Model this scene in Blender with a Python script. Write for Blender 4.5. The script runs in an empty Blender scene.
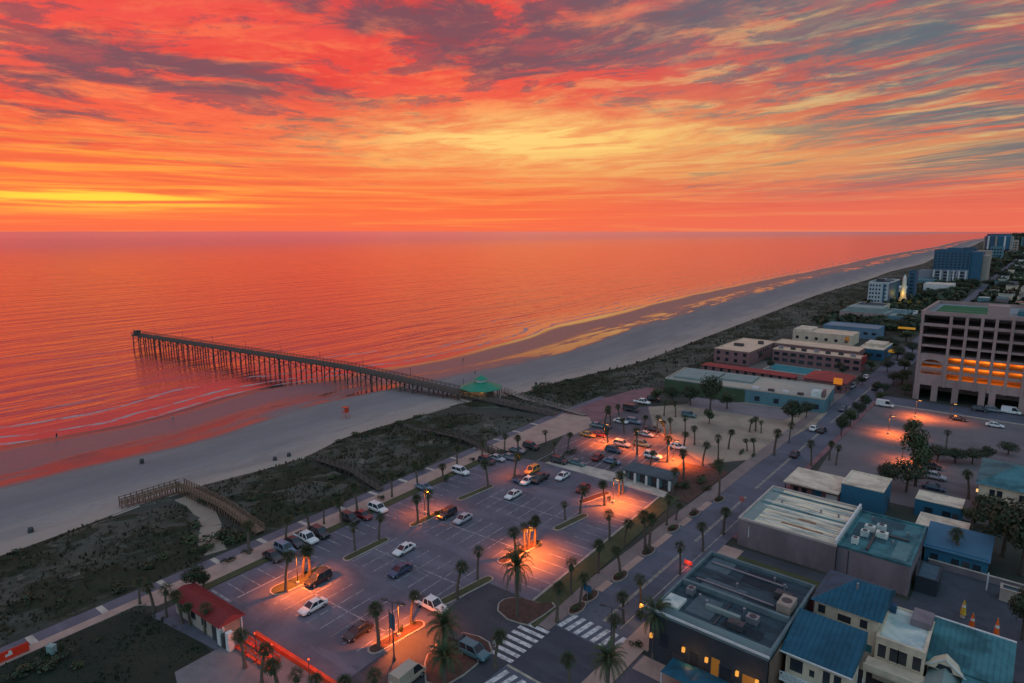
import bpy, math, random
from mathutils import Vector
R = math.radians
sc = bpy.context.scene
COL = sc.collection
rnd = random.Random(7)

# ------------------------------------------------------------------ camera
HC, FPX = 57.0, 632.0
PITCH = math.atan(110.5 / FPX)
YAW = R(40)
cam_d = bpy.data.cameras.new('camera')
cam = bpy.data.objects.new('camera', cam_d)
COL.objects.link(cam)
cam_d.sensor_width = 36.0
cam_d.lens = FPX / 1024 * 36.0
cam_d.clip_start = 0.5
cam_d.clip_end = 300000
cam.location = (0, 0, HC)
cam.rotation_euler = (R(90) - PITCH, 0, YAW)
sc.camera = cam
sc.view_settings.view_transform = 'Standard'
sc.view_settings.look = 'None'
sc.view_settings.exposure = 0.0
sc.view_settings.gamma = 1.0
sc.render.engine = 'CYCLES'
sc.cycles.use_denoising = True
sc.cycles.max_bounces = 5
sc.cycles.diffuse_bounces = 2
sc.cycles.glossy_bounces = 3
sc.cycles.transparent_max_bounces = 6
sc.cycles.sample_clamp_indirect = 4.0

# ------------------------------------------------------------------ node helpers
class NT:
    """small wrapper that builds shader maths"""
    def __init__(self, tree):
        self.t = tree; self.n = tree.nodes; self.l = tree.links
        self.n.clear()
    def node(self, typ, **kw):
        nd = self.n.new(typ)
        for k, v in kw.items():
            setattr(nd, k, v)
        return nd
    def put(self, sock, v):
        if hasattr(v, 'is_output'):
            self.l.new(v, sock)
        elif v is not None:
            if isinstance(v, (tuple, list)) and len(v) == 3 and sock.type == 'RGBA':
                v = (*v, 1)
            sock.default_value = v
    def m(self, op, a, b=None, c=None, clamp=False):
        nd = self.node('ShaderNodeMath', operation=op, use_clamp=clamp)
        for i, v in enumerate((a, b, c)):
            if v is not None: self.put(nd.inputs[i], v)
        return nd.outputs[0]
    def add(self, a, b): return self.m('ADD', a, b)
    def sub(self, a, b): return self.m('SUBTRACT', a, b)
    def mul(self, a, b): return self.m('MULTIPLY', a, b)
    def div(self, a, b): return self.m('DIVIDE', a, b)
    def step(self, e0, e1, x):
        nd = self.node('ShaderNodeMapRange', interpolation_type='SMOOTHSTEP')
        self.put(nd.inputs['Value'], x)
        if e0 < e1:
            a, b, lo, hi = e0, e1, 0.0, 1.0
        else:
            a, b, lo, hi = e1, e0, 1.0, 0.0
        for k, v in (('From Min', a), ('From Max', b), ('To Min', lo), ('To Max', hi)):
            nd.inputs[k].default_value = v
        return nd.outputs['Result']
    def dot(self, v, w):
        nd = self.node('ShaderNodeVectorMath', operation='DOT_PRODUCT')
        self.put(nd.inputs[0], v); nd.inputs[1].default_value = w
        return nd.outputs['Value']
    def vec(self, x, y, z=0.0):
        nd = self.node('ShaderNodeCombineXYZ')
        for i, v in enumerate((x, y, z)): self.put(nd.inputs[i], v)
        return nd.outputs[0]
    def sep(self, v):
        nd = self.node('ShaderNodeSeparateXYZ'); self.put(nd.inputs[0], v)
        return nd.outputs
    def mapv(self, v, scale=(1, 1, 1), rot=0.0, loc=(0, 0, 0)):
        nd = self.node('ShaderNodeMapping')
        self.put(nd.inputs['Vector'], v)
        nd.inputs['Scale'].default_value = scale
        nd.inputs['Rotation'].default_value = (0, 0, rot)
        nd.inputs['Location'].default_value = loc
        return nd.outputs[0]
    def noise(self, v, scale=1.0, detail=4.0, rough=0.55, dist=0.0):
        nd = self.node('ShaderNodeTexNoise')
        self.put(nd.inputs['Vector'], v)
        nd.inputs['Scale'].default_value = scale
        nd.inputs['Detail'].default_value = detail
        nd.inputs['Roughness'].default_value = rough
        nd.inputs['Distortion'].default_value = dist
        return nd.outputs['Fac']
    def ramp(self, fac, stops, interp='LINEAR'):
        nd = self.node('ShaderNodeValToRGB'); self.put(nd.inputs[0], fac)
        cr = nd.color_ramp; cr.interpolation = interp
        while len(cr.elements) < len(stops): cr.elements.new(0.5)
        for e, (p, c) in zip(cr.elements, stops):
            e.position = p; e.color = (*c, 1)
        return nd.outputs[0]
    def mix(self, f, a, b, mode='MIX'):
        nd = self.node('ShaderNodeMix', data_type='RGBA', blend_type=mode)
        self.put(nd.inputs[0], f); self.put(nd.inputs[6], a); self.put(nd.inputs[7], b)
        return nd.outputs[2]

def lin(r, g, b):
    f = lambda c: ((c / 255 + 0.055) / 1.055) ** 2.4 if c > 10 else c / 3294.6
    return (f(r), f(g), f(b))

# ------------------------------------------------------------------ the dawn sky
SUN_AZ = R(-32)           # right-handed from the viewing direction
w = bpy.data.worlds.new('World'); sc.world = w; w.use_nodes = True
t = NT(w.node_tree)
tc = t.node('ShaderNodeTexCoord').outputs['Generated']
cx, sx = math.cos(YAW), math.sin(YAW)
xr = t.dot(tc, (cx, sx, 0)); yf = t.dot(tc, (-sx, cx, 0)); zz = t.dot(tc, (0, 0, 1))
zc = t.m('MAXIMUM', zz, 0.0)
den = t.add(zc, 0.085)
qx, qy = t.div(xr, den), t.div(yf, den)
wob = t.noise(t.vec(t.mul(qx, 0.7), t.mul(qy, 0.8), 0.0), 1.0, 3, 0.5)
wob2 = t.noise(t.vec(t.mul(qx, 0.9), t.mul(qy, 0.9), 4.0), 1.0, 3, 0.5)
bow = t.mul(t.m('POWER', t.m('ABSOLUTE', t.add(qx, 0.8)), 2.0), 0.15)      # cloud streets fan out to either side
q2 = t.vec(t.add(qx, t.mul(t.sub(wob, 0.5), 0.5)), t.add(t.add(qy, bow), t.mul(t.sub(wob2, 0.5), 0.6)), 0.0)
SKYL = [(0.0, lin(250, 112, 74)), (0.03, lin(250, 110, 68)), (0.06, lin(248, 108, 62)), (0.10, lin(246, 98, 58)),
        (0.15, lin(246, 94, 60)), (0.21, lin(244, 82, 64)), (0.30, lin(238, 74, 66)), (0.42, lin(150, 84, 98)), (0.6, lin(146, 174, 204)), (1.0, lin(172, 216, 244))]
SKYR = [(0.0, lin(236, 112, 88)), (0.03, lin(232, 108, 86)), (0.06, lin(218, 106, 88)), (0.10, lin(206, 138, 98)),
        (0.15, lin(206, 110, 86)), (0.21, lin(192, 96, 86)), (0.27, lin(150, 112, 106)), (0.34, lin(112, 118, 124)), (0.6, lin(146, 174, 204)), (1.0, lin(172, 216, 244))]
wr = t.step(-0.1, 0.5, xr)
base = t.mix(wr, t.ramp(zz, SKYL), t.ramp(zz, SKYR))
def blob(px, py, sxp, syp, tilt=0.0):
    az = math.atan((px - 512) / FPX / math.cos(PITCH)); el = math.atan((341.5 - py) / FPX) - PITCH
    a = t.m('ARCTAN2', xr, yf)
    dx = t.sub(a, az); dz = t.sub(zz, math.sin(el))
    ct, st = math.cos(R(tilt)), math.sin(R(tilt))
    d1 = t.div(t.add(t.mul(dx, ct), t.mul(dz, st)), sxp / FPX); d2 = t.div(t.sub(t.mul(dz, ct), t.mul(dx, st)), syp / FPX)
    return t.m('POWER', 2.718, t.mul(t.add(t.mul(d1, d1), t.mul(d2, d2)), -1.0))
hi = t.step(0.06, 0.15, zz)
# broad soft tone changes, then filaments lit from below
big = t.noise(t.mapv(q2, (0.55, 0.8, 1), R(5), (2, 0, 0)), 1.0, 5, 0.6)
base = t.mix(t.mul(t.step(0.45, 0.62, big), t.mul(hi, 0.7)), base, t.mix(wr, lin(232, 60, 50), lin(222, 82, 74)))
nb = t.noise(t.mapv(q2, (1.6, 2.6, 1), R(8)), 1.0, 7, 0.66, 0.25)
nb2 = t.noise(t.mapv(q2, (0.9, 1.6, 1), R(-5), (3, 1, 0)), 1.0, 8, 0.70, 0.2)
nb3 = t.noise(t.mapv(q2, (4.2, 5.0, 1), R(0), (1, 6, 0)), 1.0, 6, 0.65, 0.2)
fil = t.mul(t.mul(t.step(0.50, 0.62, nb), t.step(0.40, 0.22, zz)), t.step(0.02, 0.12, zz))
base = t.mix(t.mul(fil, 0.75), base, t.mix(wr, t.ramp(zz, [(0.0, lin(255, 132, 76)), (0.12, lin(254, 130, 70)), (0.3, lin(250, 104, 70))]), lin(206, 184, 128)))
base = t.mix(t.mul(t.mul(t.step(0.52, 0.66, nb2), hi), 0.75), base, t.mix(wr, lin(226, 54, 50), lin(218, 80, 78)))
# thin veils stacked above the horizon
veil = t.noise(t.vec(t.mul(xr, 3.2), t.mul(zz, 95.0), t.mul(yf, 3.0)), 1.0, 6, 0.6, 0.6)
low = t.step(0.17, 0.05, zz)
base = t.mix(t.mul(t.mul(t.step(0.50, 0.66, veil), low), 0.45), base, t.mix(wr, lin(255, 158, 78), lin(240, 140, 98)))
base = t.mix(t.mul(t.mul(t.step(0.47, 0.32, veil), t.mul(low, t.step(0.015, 0.05, zz))), 0.5), base, t.mix(wr, lin(226, 88, 58), lin(204, 88, 82)))
# slate clouds
nd1 = t.noise(t.mapv(q2, (1.0, 1.35, 1), R(6), (1.7, 5.2, 0)), 1.0, 7, 0.68, 0.5)
nd2 = t.noise(t.mapv(q2, (2.4, 3.6, 1), R(8), (7.7, 2.2, 0)), 1.0, 8, 0.70, 0.2)
bias = t.add(t.mul(t.step(-0.1, 0.7, xr), 0.06), t.mul(t.step(0.17, 0.34, zz), 0.03))
for bpx, bpy_, bsx, bsy, tl, amt in ((150, 86, 130, 22, -4, .17), (60, 66, 70, 12, -4, .08), (700, 84, 150, 40, 16, .07), (930, 100, 120, 40, 16, .03), (440, 40, 90, 22, -8, .13), (330, 108, 110, 14, -6, .10), (560, 12, 170, 22, 4, .08), (990, 20, 90, 30, 10, .04), (600, 60, 60, 12, 8, .10), (505, 70, 50, 10, 0, .10), (470, 22, 80, 14, 6, .10), (940, 178, 130, 14, 8, .13), (330, 145, 110, 12, 0, .08), (560, 140, 150, 32, 0, -.2), (120, 205, 200, 30, 0, -.2), (250, 40, 90, 26, 0, -.10), (700, 150, 110, 16, 6, .03)):
    bias = t.add(bias, t.mul(blob(bpx, bpy_, bsx, bsy, tl), amt))
dk = t.mul(t.step(0.55, 0.66, t.add(nd1, bias)), t.step(0.03, 0.09, zz))
dk2 = t.mul(t.step(0.53, 0.62, t.add(nd2, t.mul(bias, 0.7))), t.step(0.06, 0.16, zz))
base = t.mix(t.mul(t.mul(dk, t.step(0.30, 0.55, nd2)), 0.92), base, t.mix(wr, lin(120, 74, 84), lin(98, 108, 116)))
base = t.mix(t.mul(dk2, 0.72), base, t.mix(wr, lin(122, 74, 86), lin(96, 106, 116)))
# pale rims on the landward side, fine filaments everywhere
base = t.mix(t.mul(t.mul(t.step(0.50, 0.72, nb3), hi), 0.34), base, t.mix(wr, lin(255, 132, 80), lin(220, 192, 138)))
base = t.mix(t.mul(t.mul(t.step(0.46, 0.33, nb3), hi), 0.28), base, t.mix(wr, lin(176, 52, 52), lin(120, 92, 100)))
# the two glows
gl = t.mul(blob(540, 142, 165, 25), t.add(0.40, t.mul(t.step(0.36, 0.60, nb), 0.8)))
base = t.mix(t.m('MINIMUM', gl, 0.95), base, lin(255, 214, 122))
gl4 = t.mul(blob(590, 165, 260, 26), t.add(0.2, t.mul(t.step(0.4, 0.62, veil), 0.6)))
base = t.mix(t.m('MINIMUM', t.mul(gl4, 0.7), 0.9), base, lin(240, 172, 96))
gl2 = t.mul(blob(105, 203, 120, 9), t.add(0.05, t.mul(t.step(0.40, 0.60, veil), 1.0)))
base = t.mix(t.m('MINIMUM', gl2, 0.98), base, lin(255, 220, 70))
gl3 = t.mul(blob(90, 172, 170, 20), t.step(0.44, 0.62, veil))
base = t.mix(t.mul(gl3, 0.45), base, lin(255, 186, 46))
# the sky behind: cool, soft pre-sunrise dome
back = t.ramp(zz, [(0.0, lin(186, 202, 216)), (0.2, lin(170, 202, 226)), (1.0, lin(172, 216, 244))])
base = t.mix(t.step(0.3, -0.25, yf), base, back)
nish = t.node('ShaderNodeTexSky', sky_type='NISHITA', sun_disc=False)
nish.sun_elevation = R(-2.0); nish.sun_rotation = YAW * -1 + SUN_AZ
bg1 = t.node('ShaderNodeBackground'); t.put(bg1.inputs[0], base); bg1.inputs[1].default_value = 1.0
bg2 = t.node('ShaderNodeBackground'); t.put(bg2.inputs[0], nish.outputs[0]); bg2.inputs[1].default_value = 0.05
ash = t.node('ShaderNodeAddShader'); t.l.new(bg1.outputs[0], ash.inputs[0]); t.l.new(bg2.outputs[0], ash.inputs[1])
t.l.new(ash.outputs[0], t.node('ShaderNodeOutputWorld').inputs[0])

sun_d = bpy.data.lights.new('sun', 'SUN'); sun_d.energy = 0.10; sun_d.angle = R(120); sun_d.color = (1, 0.36, 0.16)
sun = bpy.data.objects.new('sun', sun_d); COL.objects.link(sun)
sun.rotation_euler = (R(90 - 9), 0, YAW - SUN_AZ + R(180))

# ------------------------------------------------------------------ pixel -> place, and the two street grids
def ray(px, py):
    x = (px - 512) / FPX; y = (341.5 - py) / FPX
    f = math.cos(PITCH) + y * math.sin(PITCH); z = -math.sin(PITCH) + y * math.cos(PITCH)
    return Vector((x * math.cos(YAW) - f * math.sin(YAW), x * math.sin(YAW) + f * math.cos(YAW), z))
def G(px, py, z=0.0):
    d = ray(px, py); k = (z - HC) / d.z
    return Vector((d.x * k, d.y * k, z))
def PY(px, py, Y):                                   # point on the vertical plane y = Y
    d = ray(px, py); k = Y / d.y
    return Vector((d.x * k, Y, HC + d.z * k))
def height(px, py, top):                             # height of an upright thing seen from base py to top
    g = G(px, py); n = (g.x ** 2 + g.y ** 2) ** 0.5
    lo, hi = 0.0, 60.0
    fx, fy = -math.sin(YAW), math.cos(YAW)
    for _ in range(40):
        m = (lo + hi) / 2; f = g.x * fx + g.y * fy; dz = m - HC
        yy = 341.5 - FPX * (f * math.sin(PITCH) + dz * math.cos(PITCH)) / (f * math.cos(PITCH) - dz * math.sin(PITCH))
        if yy > top: lo = m
        else: hi = m
    return lo
C4, S4 = math.cos(R(4)), math.sin(R(4))
def L(u, v, z=0.0):                                  # shore grid: u along the coast, v inland
    return Vector((v * C4 - u * S4, u * C4 + v * S4, z))
ALONG, ACROSS = R(4), R(-86)

# ------------------------------------------------------------------ materials
MATS = {}
def mat(name, col=0, rough=0.8, col2=None, scale=0.6, amt=0.5, spec=0.25, metal=0.0, bump=0.0, bscale=8.0, detail=5.0, stretch=(1, 1, 1), fine=0.25):
    if name in MATS: return MATS[name]
    m = bpy.data.materials.new(name); m.use_nodes = True
    k = NT(m.node_tree)
    p = k.node('ShaderNodeBsdfPrincipled'); o = k.node('ShaderNodeOutputMaterial')
    k.l.new(p.outputs[0], o.inputs[0])
    geo = k.node('ShaderNodeNewGeometry').outputs['Position']
    v = k.mapv(geo, stretch)
    n1 = k.noise(v, scale, detail, 0.6, 0.4); n2 = k.noise(v, scale * 9, 3, 0.6)
    c2 = col2 or tuple(c * 0.6 for c in col)
    c = k.mix(k.mul(k.step(0.38, 0.66, n1), amt), col, c2)
    c = k.mix(k.mul(k.step(0.45, 0.75, n2), fine), c, tuple(x * 0.65 for x in col))
    if 'asphalt' in name or 'lot' in name:             # oil drips, patched trenches and tyre-worn lanes
        st = k.noise(geo, .42, 6, .7, .2); pt = k.noise(k.mapv(geo, (.05, .35, 1), R(-4)), 1.0, 3, .5)
        c = k.mix(k.mul(k.step(.60, .66, st), .45), c, tuple(x * .45 for x in col))
        c = k.mix(k.mul(k.step(.56, .60, pt), .22), c, tuple(x * 1.5 for x in col))
    k.put(p.inputs['Base Color'], c)
    k.put(p.inputs['Roughness'], k.m('ADD', rough - 0.06, k.mul(n1, 0.12)))
    p.inputs['Specular IOR Level'].default_value = spec
    p.inputs['Metallic'].default_value = metal
    if bump:
        b = k.node('ShaderNodeBump'); b.inputs['Strength'].default_value = 0.6; b.inputs['Distance'].default_value = bump
        k.put(b.inputs['Height'], k.noise(geo, bscale, 4, 0.6)); k.l.new(b.outputs[0], p.inputs['Normal'])
    MATS[name] = m
    return m
def emis(name, col=0, s=0):
    if name in MATS: return MATS[name]
    m = bpy.data.materials.new(name); m.use_nodes = True
    p = m.node_tree.nodes['Principled BSDF']
    p.inputs['Base Color'].default_value = (*(x * .12 for x in col), 1); p.inputs['Emission Color'].default_value = (*col, 1); p.inputs['Emission Strength'].default_value = s
    MATS[name] = m
    return m
asphalt = mat('asphalt', (.130, .122, .152), .75, (.082, .078, .10), .12, .8, bump=.01, bscale=20, fine=.4)
asphalt_dark = mat('asphalt_dark', (.06, .062, .072), .8, (.04, .042, .05), .15, .8)
asphalt_street = mat('asphalt_street', (.10, .108, .138), .7, (.064, .07, .092), .1, .8)
concrete = mat('concrete', (.40, .265, .215), .85, (.29, .195, .165), .3, .7)
concrete_pale = mat('concrete_pale', (.50, .42, .35), .85, (.28, .24, .21), .3, .7)
kerb_m = mat('kerb', (.34, .29, .25), .85, (.2, .17, .15), .8, .6)
brick_pave = mat('brick_pave', (.22, .11, .115), .85, (.15, .075, .085), .25, .8)
paint = mat('paint', (.36, .34, .35), .7, (.12, .115, .125), 1.0, 1.0, fine=.5)
paint_white = mat('paint_white', (.66, .62, .60), .7, (.26, .25, .25), 1.3, .9, fine=.5)
soil = mat('soil', (.055, .055, .045), .95, (.032, .038, .028), .06, .9)
lawn_m = mat('lawn', (.018, .025, .017), .95, (.032, .034, .022), .12, .8, bump=.06, bscale=3)
verge_m = mat('verge', (.075, .075, .035), .95, (.05, .055, .028), .3, .8, bump=.05, bscale=4)
mulch = mat('mulch', (.10, .05, .04), .95, (.05, .035, .028), .8, .8, bump=.05)
plaza_m = mat('plaza_sand', (.34, .26, .195), .9, (.20, .16, .125), .1, .8)
wood = mat('weathered_wood', (.10, .08, .066), .9, (.06, .05, .043), 1.5, .8)
wood_tan = mat('tan_wood', (.21, .13, .085), .9, (.12, .08, .06), 1.5, .8)
trunk_m = mat('palm_trunk', (.13, .10, .075), .95, (.075, .06, .05), 3, .8, stretch=(1, 1, 3))
bark_m = mat('bark', (.09, .07, .055), .95, (.05, .04, .035), 3, .8)
def leafmat(name, a, b):
    m = mat(name, a, .6, b, 1.3, .9, spec=.25, fine=.4)
    return m
frond_m = leafmat('palm_frond', (.032, .048, .02), (.06, .064, .028))
frond2_m = leafmat('feather_frond', (.036, .06, .025), (.062, .075, .034))
leaf_m = leafmat('leaf', (.04, .06, .025), (.07, .08, .035))
leaf_dark = leafmat('leaf_dark', (.028, .042, .022), (.05, .06, .03))
grass_blade = leafmat('dune_grass', (.032, .034, .018), (.075, .062, .04))
glass = mat('window_glass', (.018, .024, .032), .12, (.03, .035, .045), .5, .5, spec=.6)
tyre_m = mat('tyre', (.02, .02, .02), .9); rim_m = mat('rim', (.4, .4, .42), .35, metal=.8)
metal_dark = mat('dark_metal', (.05, .05, .055), .5, spec=.4)
metal_grey = mat('grey_metal', (.3, .31, .33), .45, metal=.6)
lamp_red = mat('tail_lens', (.35, .02, .015), .3); lamp_clear = mat('head_lens', (.7, .7, .68), .2, spec=.5)
sodium = emis('sodium_lens', (1.0, .45, .10), 5.0)

# ------------------------------------------------------------------ mesh builder
class MB:
    def __init__(s): s.v = []; s.f = []
    def quad(s, *p):
        i = len(s.v); s.v += [tuple(a) for a in p]; s.f.append(tuple(range(i, i + len(p))))
        return s
    def bx(s, x0, x1, y0, y1, z0, z1):
        i = len(s.v)
        s.v += [(x0, y0, z0), (x1, y0, z0), (x1, y1, z0), (x0, y1, z0), (x0, y0, z1), (x1, y0, z1), (x1, y1, z1), (x0, y1, z1)]
        s.f += [(i, i + 3, i + 2, i + 1), (i + 4, i + 5, i + 6, i + 7), (i, i + 1, i + 5, i + 4), (i + 1, i + 2, i + 6, i + 5), (i + 2, i + 3, i + 7, i + 6), (i + 3, i, i + 4, i + 7)]
        return s
    def prism(s, poly, z0, z1, top=None):
        n = len(poly); i = len(s.v); top = top or poly
        a = sum(poly[k][0] * poly[(k + 1) % n][1] - poly[(k + 1) % n][0] * poly[k][1] for k in range(n))
        if a < 0: poly = poly[::-1]; top = top[::-1]
        s.v += [(p[0], p[1], z0) for p in poly] + [(p[0], p[1], z1) for p in top]
        s.f.append(tuple(i + k for k in range(n - 1, -1, -1))); s.f.append(tuple(i + n + k for k in range(n)))
        for k in range(n):
            j = (k + 1) % n; s.f.append((i + k, i + j, i + n + j, i + n + k))
        return s
    def tube(s, p0, p1, r0, r1=None, n=6, cap=True):
        r1 = r0 if r1 is None else r1
        p0, p1 = Vector(p0), Vector(p1); d = (p1 - p0).normalized()
        a = d.cross(Vector((0, 0, 1)));
        if a.length < .01: a = Vector((1, 0, 0))
        a.normalize(); b = d.cross(a); i = len(s.v)
        for p, r in ((p0, r0), (p1, r1)):
            for k in range(n):
                t_ = 2 * math.pi * k / n; s.v.append(tuple(p + a * (r * math.cos(t_)) + b * (r * math.sin(t_))))
        for k in range(n):
            j = (k + 1) % n; s.f.append((i + k, i + n + k, i + n + j, i + j))
        if cap: s.f.append(tuple(i + k for k in range(n))); s.f.append(tuple(i + n + k for k in range(n - 1, -1, -1)))
        return s
    def beam(s, a, b, w_, h_):                       # a bar between two points, square section
        a, b = Vector(a), Vector(b); d = (b - a).normalized(); sd = d.cross(Vector((0, 0, 1)))
        if sd.length < .01: sd = Vector((1, 0, 0))
        sd.normalize(); up = sd.cross(d); i = len(s.v)
        for p in (a, b):
            for x, z in ((-1, -1), (1, -1), (1, 1), (-1, 1)): s.v.append(tuple(p + sd * (x * w_ / 2) + up * (z * h_ / 2)))
        s.f += [(i, i + 1, i + 2, i + 3), (i + 7, i + 6, i + 5, i + 4)] + [(i + k, i + 4 + k, i + 4 + (k + 1) % 4, i + (k + 1) % 4) for k in range(4)]
        return s
    def lathe(s, prof, n=12, c=(0, 0)):
        i = len(s.v)
        for r, z in prof:
            for k in range(n):
                t_ = 2 * math.pi * k / n; s.v.append((c[0] + r * math.cos(t_), c[1] + r * math.sin(t_), z))
        for j in range(len(prof) - 1):
            for k in range(n):
                k2 = (k + 1) % n; s.f.append((i + j * n + k, i + j * n + k2, i + (j + 1) * n + k2, i + (j + 1) * n + k))
        s.f.append(tuple(i + (len(prof) - 1) * n + k for k in range(n)))
        return s
    def mesh(s, name, m=None, smooth=False):
        me = bpy.data.meshes.new(name); me.from_pydata(s.v, [], s.f); me.validate()
        if m: me.materials.append(m)
        if smooth: me.polygons.foreach_set('use_smooth', [True] * len(me.polygons))
        me.update(); return me
    def build(s, name, m, parent=None, smooth=False, loc=None, rz=0):
        o = bpy.data.objects.new(name, s.mesh(name, m, smooth)); COL.objects.link(o)
        if parent: o.parent = parent
        if loc is not None: o.location = loc
        if rz: o.rotation_euler.z = rz
        return o
def tag(o, label, cat, group=None):
    o['label'] = label; o['category'] = cat
    if group: o['group'] = group
    return o
def thing(name, label, cat, loc=(0, 0, 0), rz=0, group=None):
    o = bpy.data.objects.new(name, None); COL.objects.link(o); o.empty_display_size = .3
    o.location = loc; o.rotation_euler.z = rz
    return tag(o, label, cat, group)
def struct(name, mb, m, smooth=False):
    o = mb.build(name, m, None, smooth); o['kind'] = 'structure'; return o
def copytree(o, parent=None):
    c = o.copy(); COL.objects.link(c)
    if parent: c.parent = parent
    for ch in list(KIDS.get(o.name, [])): 
        KIDS.setdefault(c.name, []).append(copytree(ch, c))
    return c
KIDS = {}
def learn(o):                                        # remember children for copying
    KIDS[o.name] = [c for c in o.children]
    for c in o.children: learn(c)
def setmat(o, m):
    o.material_slots[0].link = 'OBJECT'; o.material_slots[0].material = m
def place(proto, first, loc, rz=0, scale=None, label=None, cat=None, group=None):
    o = proto if first else copytree(proto)
    o.location = loc; o.rotation_euler.z = rz
    if scale is not None: o.scale = (scale,) * 3 if not hasattr(scale, '__len__') else scale
    if label: o['label'] = label
    if cat: o['category'] = cat
    if group: o['group'] = group
    return o
def smooth_line(pts, x):
    if x <= pts[0][0]: return pts[0][1]
    for (a, b), (c, d) in zip(pts, pts[1:]):
        if x <= c:
            k = (x - a) / (c - a); k = k * k * (3 - 2 * k); return b + (d - b) * k
    return pts[-1][1]

# ------------------------------------------------------------------ sea, beach, ground
WATER = [(-30000, -215), (30, -216), (85, -206), (130, -214), (175, -203), (214, -195), (277, -198), (337, -208), (604, -212), (1366, -193), (3500, -115), (7881, 61), (20000, 700), (60000, 4000)]
DUNE = [(-30000, -134), (31, -135.5), (60, -138), (92, -134), (112, -138), (148, -136), (185, -126), (265, -115), (569, -113), (959, -98), (1414, -72), (3500, 0), (7881, 175), (20000, 830), (60000, 4300)]
SEA_Z = -1.5
us = [-30000, -8000, -2500, -900, -400, -200] + [-100 + 12 * i for i in range(50)] + [520 + 40 * i for i in range(25)] + [1560, 1800, 2100, 2500, 3000, 3600, 4400, 5500, 7000, 9000, 13000, 20000, 35000, 60000]
offs = [-30, -12, -6, 0, 4, 8, 12, 16, 20, 25, 30, 36, 42, 50, 60, 75, 95, 130, 200, 350, 700, 1600, 4000, 12000, 35000, 90000]
def grid(name, m, us, row, attr, smooth=True):
    mb = MB(); at = []
    n = None
    for u in us:
        r = row(u); n = len(r)
        for p, a in r: mb.v.append(tuple(p)); at.append(a)
    for i in range(len(us) - 1):
        for j in range(n - 1):
            a = i * n + j; mb.f.append((a, a + 1, a + n + 1, a + n))
    o = struct(name, mb, m, smooth)
    if len(o.data.polygons) and o.data.polygons[0].normal.z < 0: o.data.flip_normals()
    at_ = o.data.attributes.new(attr, 'FLOAT', 'POINT'); at_.data.foreach_set('value', at)
    return o
def sea_material():
    m = bpy.data.materials.new('sea_water'); m.use_nodes = True; k = NT(m.node_tree)
    p = k.node('ShaderNodeBsdfDiffuse'); gl = k.node('ShaderNodeBsdfGlossy'); fr = k.node('ShaderNodeFresnel'); mx = k.node('ShaderNodeMixShader')
    k.put(mx.inputs[0], k.add(.30, k.mul(fr.outputs[0], .70))); k.l.new(p.outputs[0], mx.inputs[1]); k.l.new(gl.outputs[0], mx.inputs[2]); k.l.new(mx.outputs[0], k.node('ShaderNodeOutputMaterial').inputs[0])
    pos = k.node('ShaderNodeNewGeometry').outputs['Position']
    sd = k.node('ShaderNodeAttribute', attribute_name='offshore').outputs['Fac']
    v = k.mapv(pos, (1, 1, 1), R(-4))
    w1 = k.noise(k.mapv(v, (.075, .011, 1)), 1.0, 3, .5, .5)      # swell, crests along the shore
    w2 = k.noise(k.mapv(v, (.30, .06, 1)), 1.0, 4, .55, .3)
    w3 = k.noise(k.mapv(v, (1.1, .5, 1)), 1.0, 3, .6)
    hgt = k.add(k.add(k.mul(w1, 2.6), k.mul(w2, .75)), k.mul(w3, .10))
    b = k.node('ShaderNodeBump'); k.put(b.inputs['Strength'], k.mul(k.add(.16, k.mul(.84, k.step(6, 40, sd))), k.add(.35, k.mul(.65, k.step(9000, 900, sd))))); b.inputs['Distance'].default_value = 0.62
    k.put(b.inputs['Height'], hgt); [k.l.new(b.outputs[0], x.inputs['Normal']) for x in (p, gl, fr)]
    wig = k.mul(k.sub(k.noise(k.mapv(v, (.02, .012, 1)), 1.0, 4, .5), .5), 30.0)
    d = k.add(sd, wig)
    brk = k.noise(k.mapv(v, (.05, .014, 1), 0, (9, 3, 0)), 1.0, 4, .6)
    foam = 0.0
    for c, wd, th in ((2, 1.5, .36), (11, 1.4, .42), (24, 1.4, .46), (42, 1.1, .53)):
        e = k.div(k.m('ABSOLUTE', k.sub(d, c)), wd)
        f = k.mul(k.step(1.0, .2, e), k.step(th, th + .08, brk)); foam = k.m('MAXIMUM', f, foam)
    fn = k.noise(k.mapv(v, (.5, .25, 1)), 1.0, 4, .7)
    foam = k.mul(foam, k.step(.35, .6, fn))
    k.put(p.inputs['Color'], k.mix(foam, (.085, .035, .04), (.6, .56, .55)))
    k.put(gl.inputs['Color'], k.mix(foam, (1.0, .66, .73), (.25, .2, .2)))      # reflection tinted coral to redden the mirrored sky
    k.put(gl.inputs['Roughness'], k.add(k.add(.13, k.mul(k.step(150, 3000, sd), .13)), k.mul(foam, .6)))
    fr.inputs['IOR'].default_value = 1.55
    return m
grid('sea', sea_material(), us, lambda u: [(L(u, smooth_line(WATER, u) - o, SEA_Z), float(o)) for o in offs], 'offshore')

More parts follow.
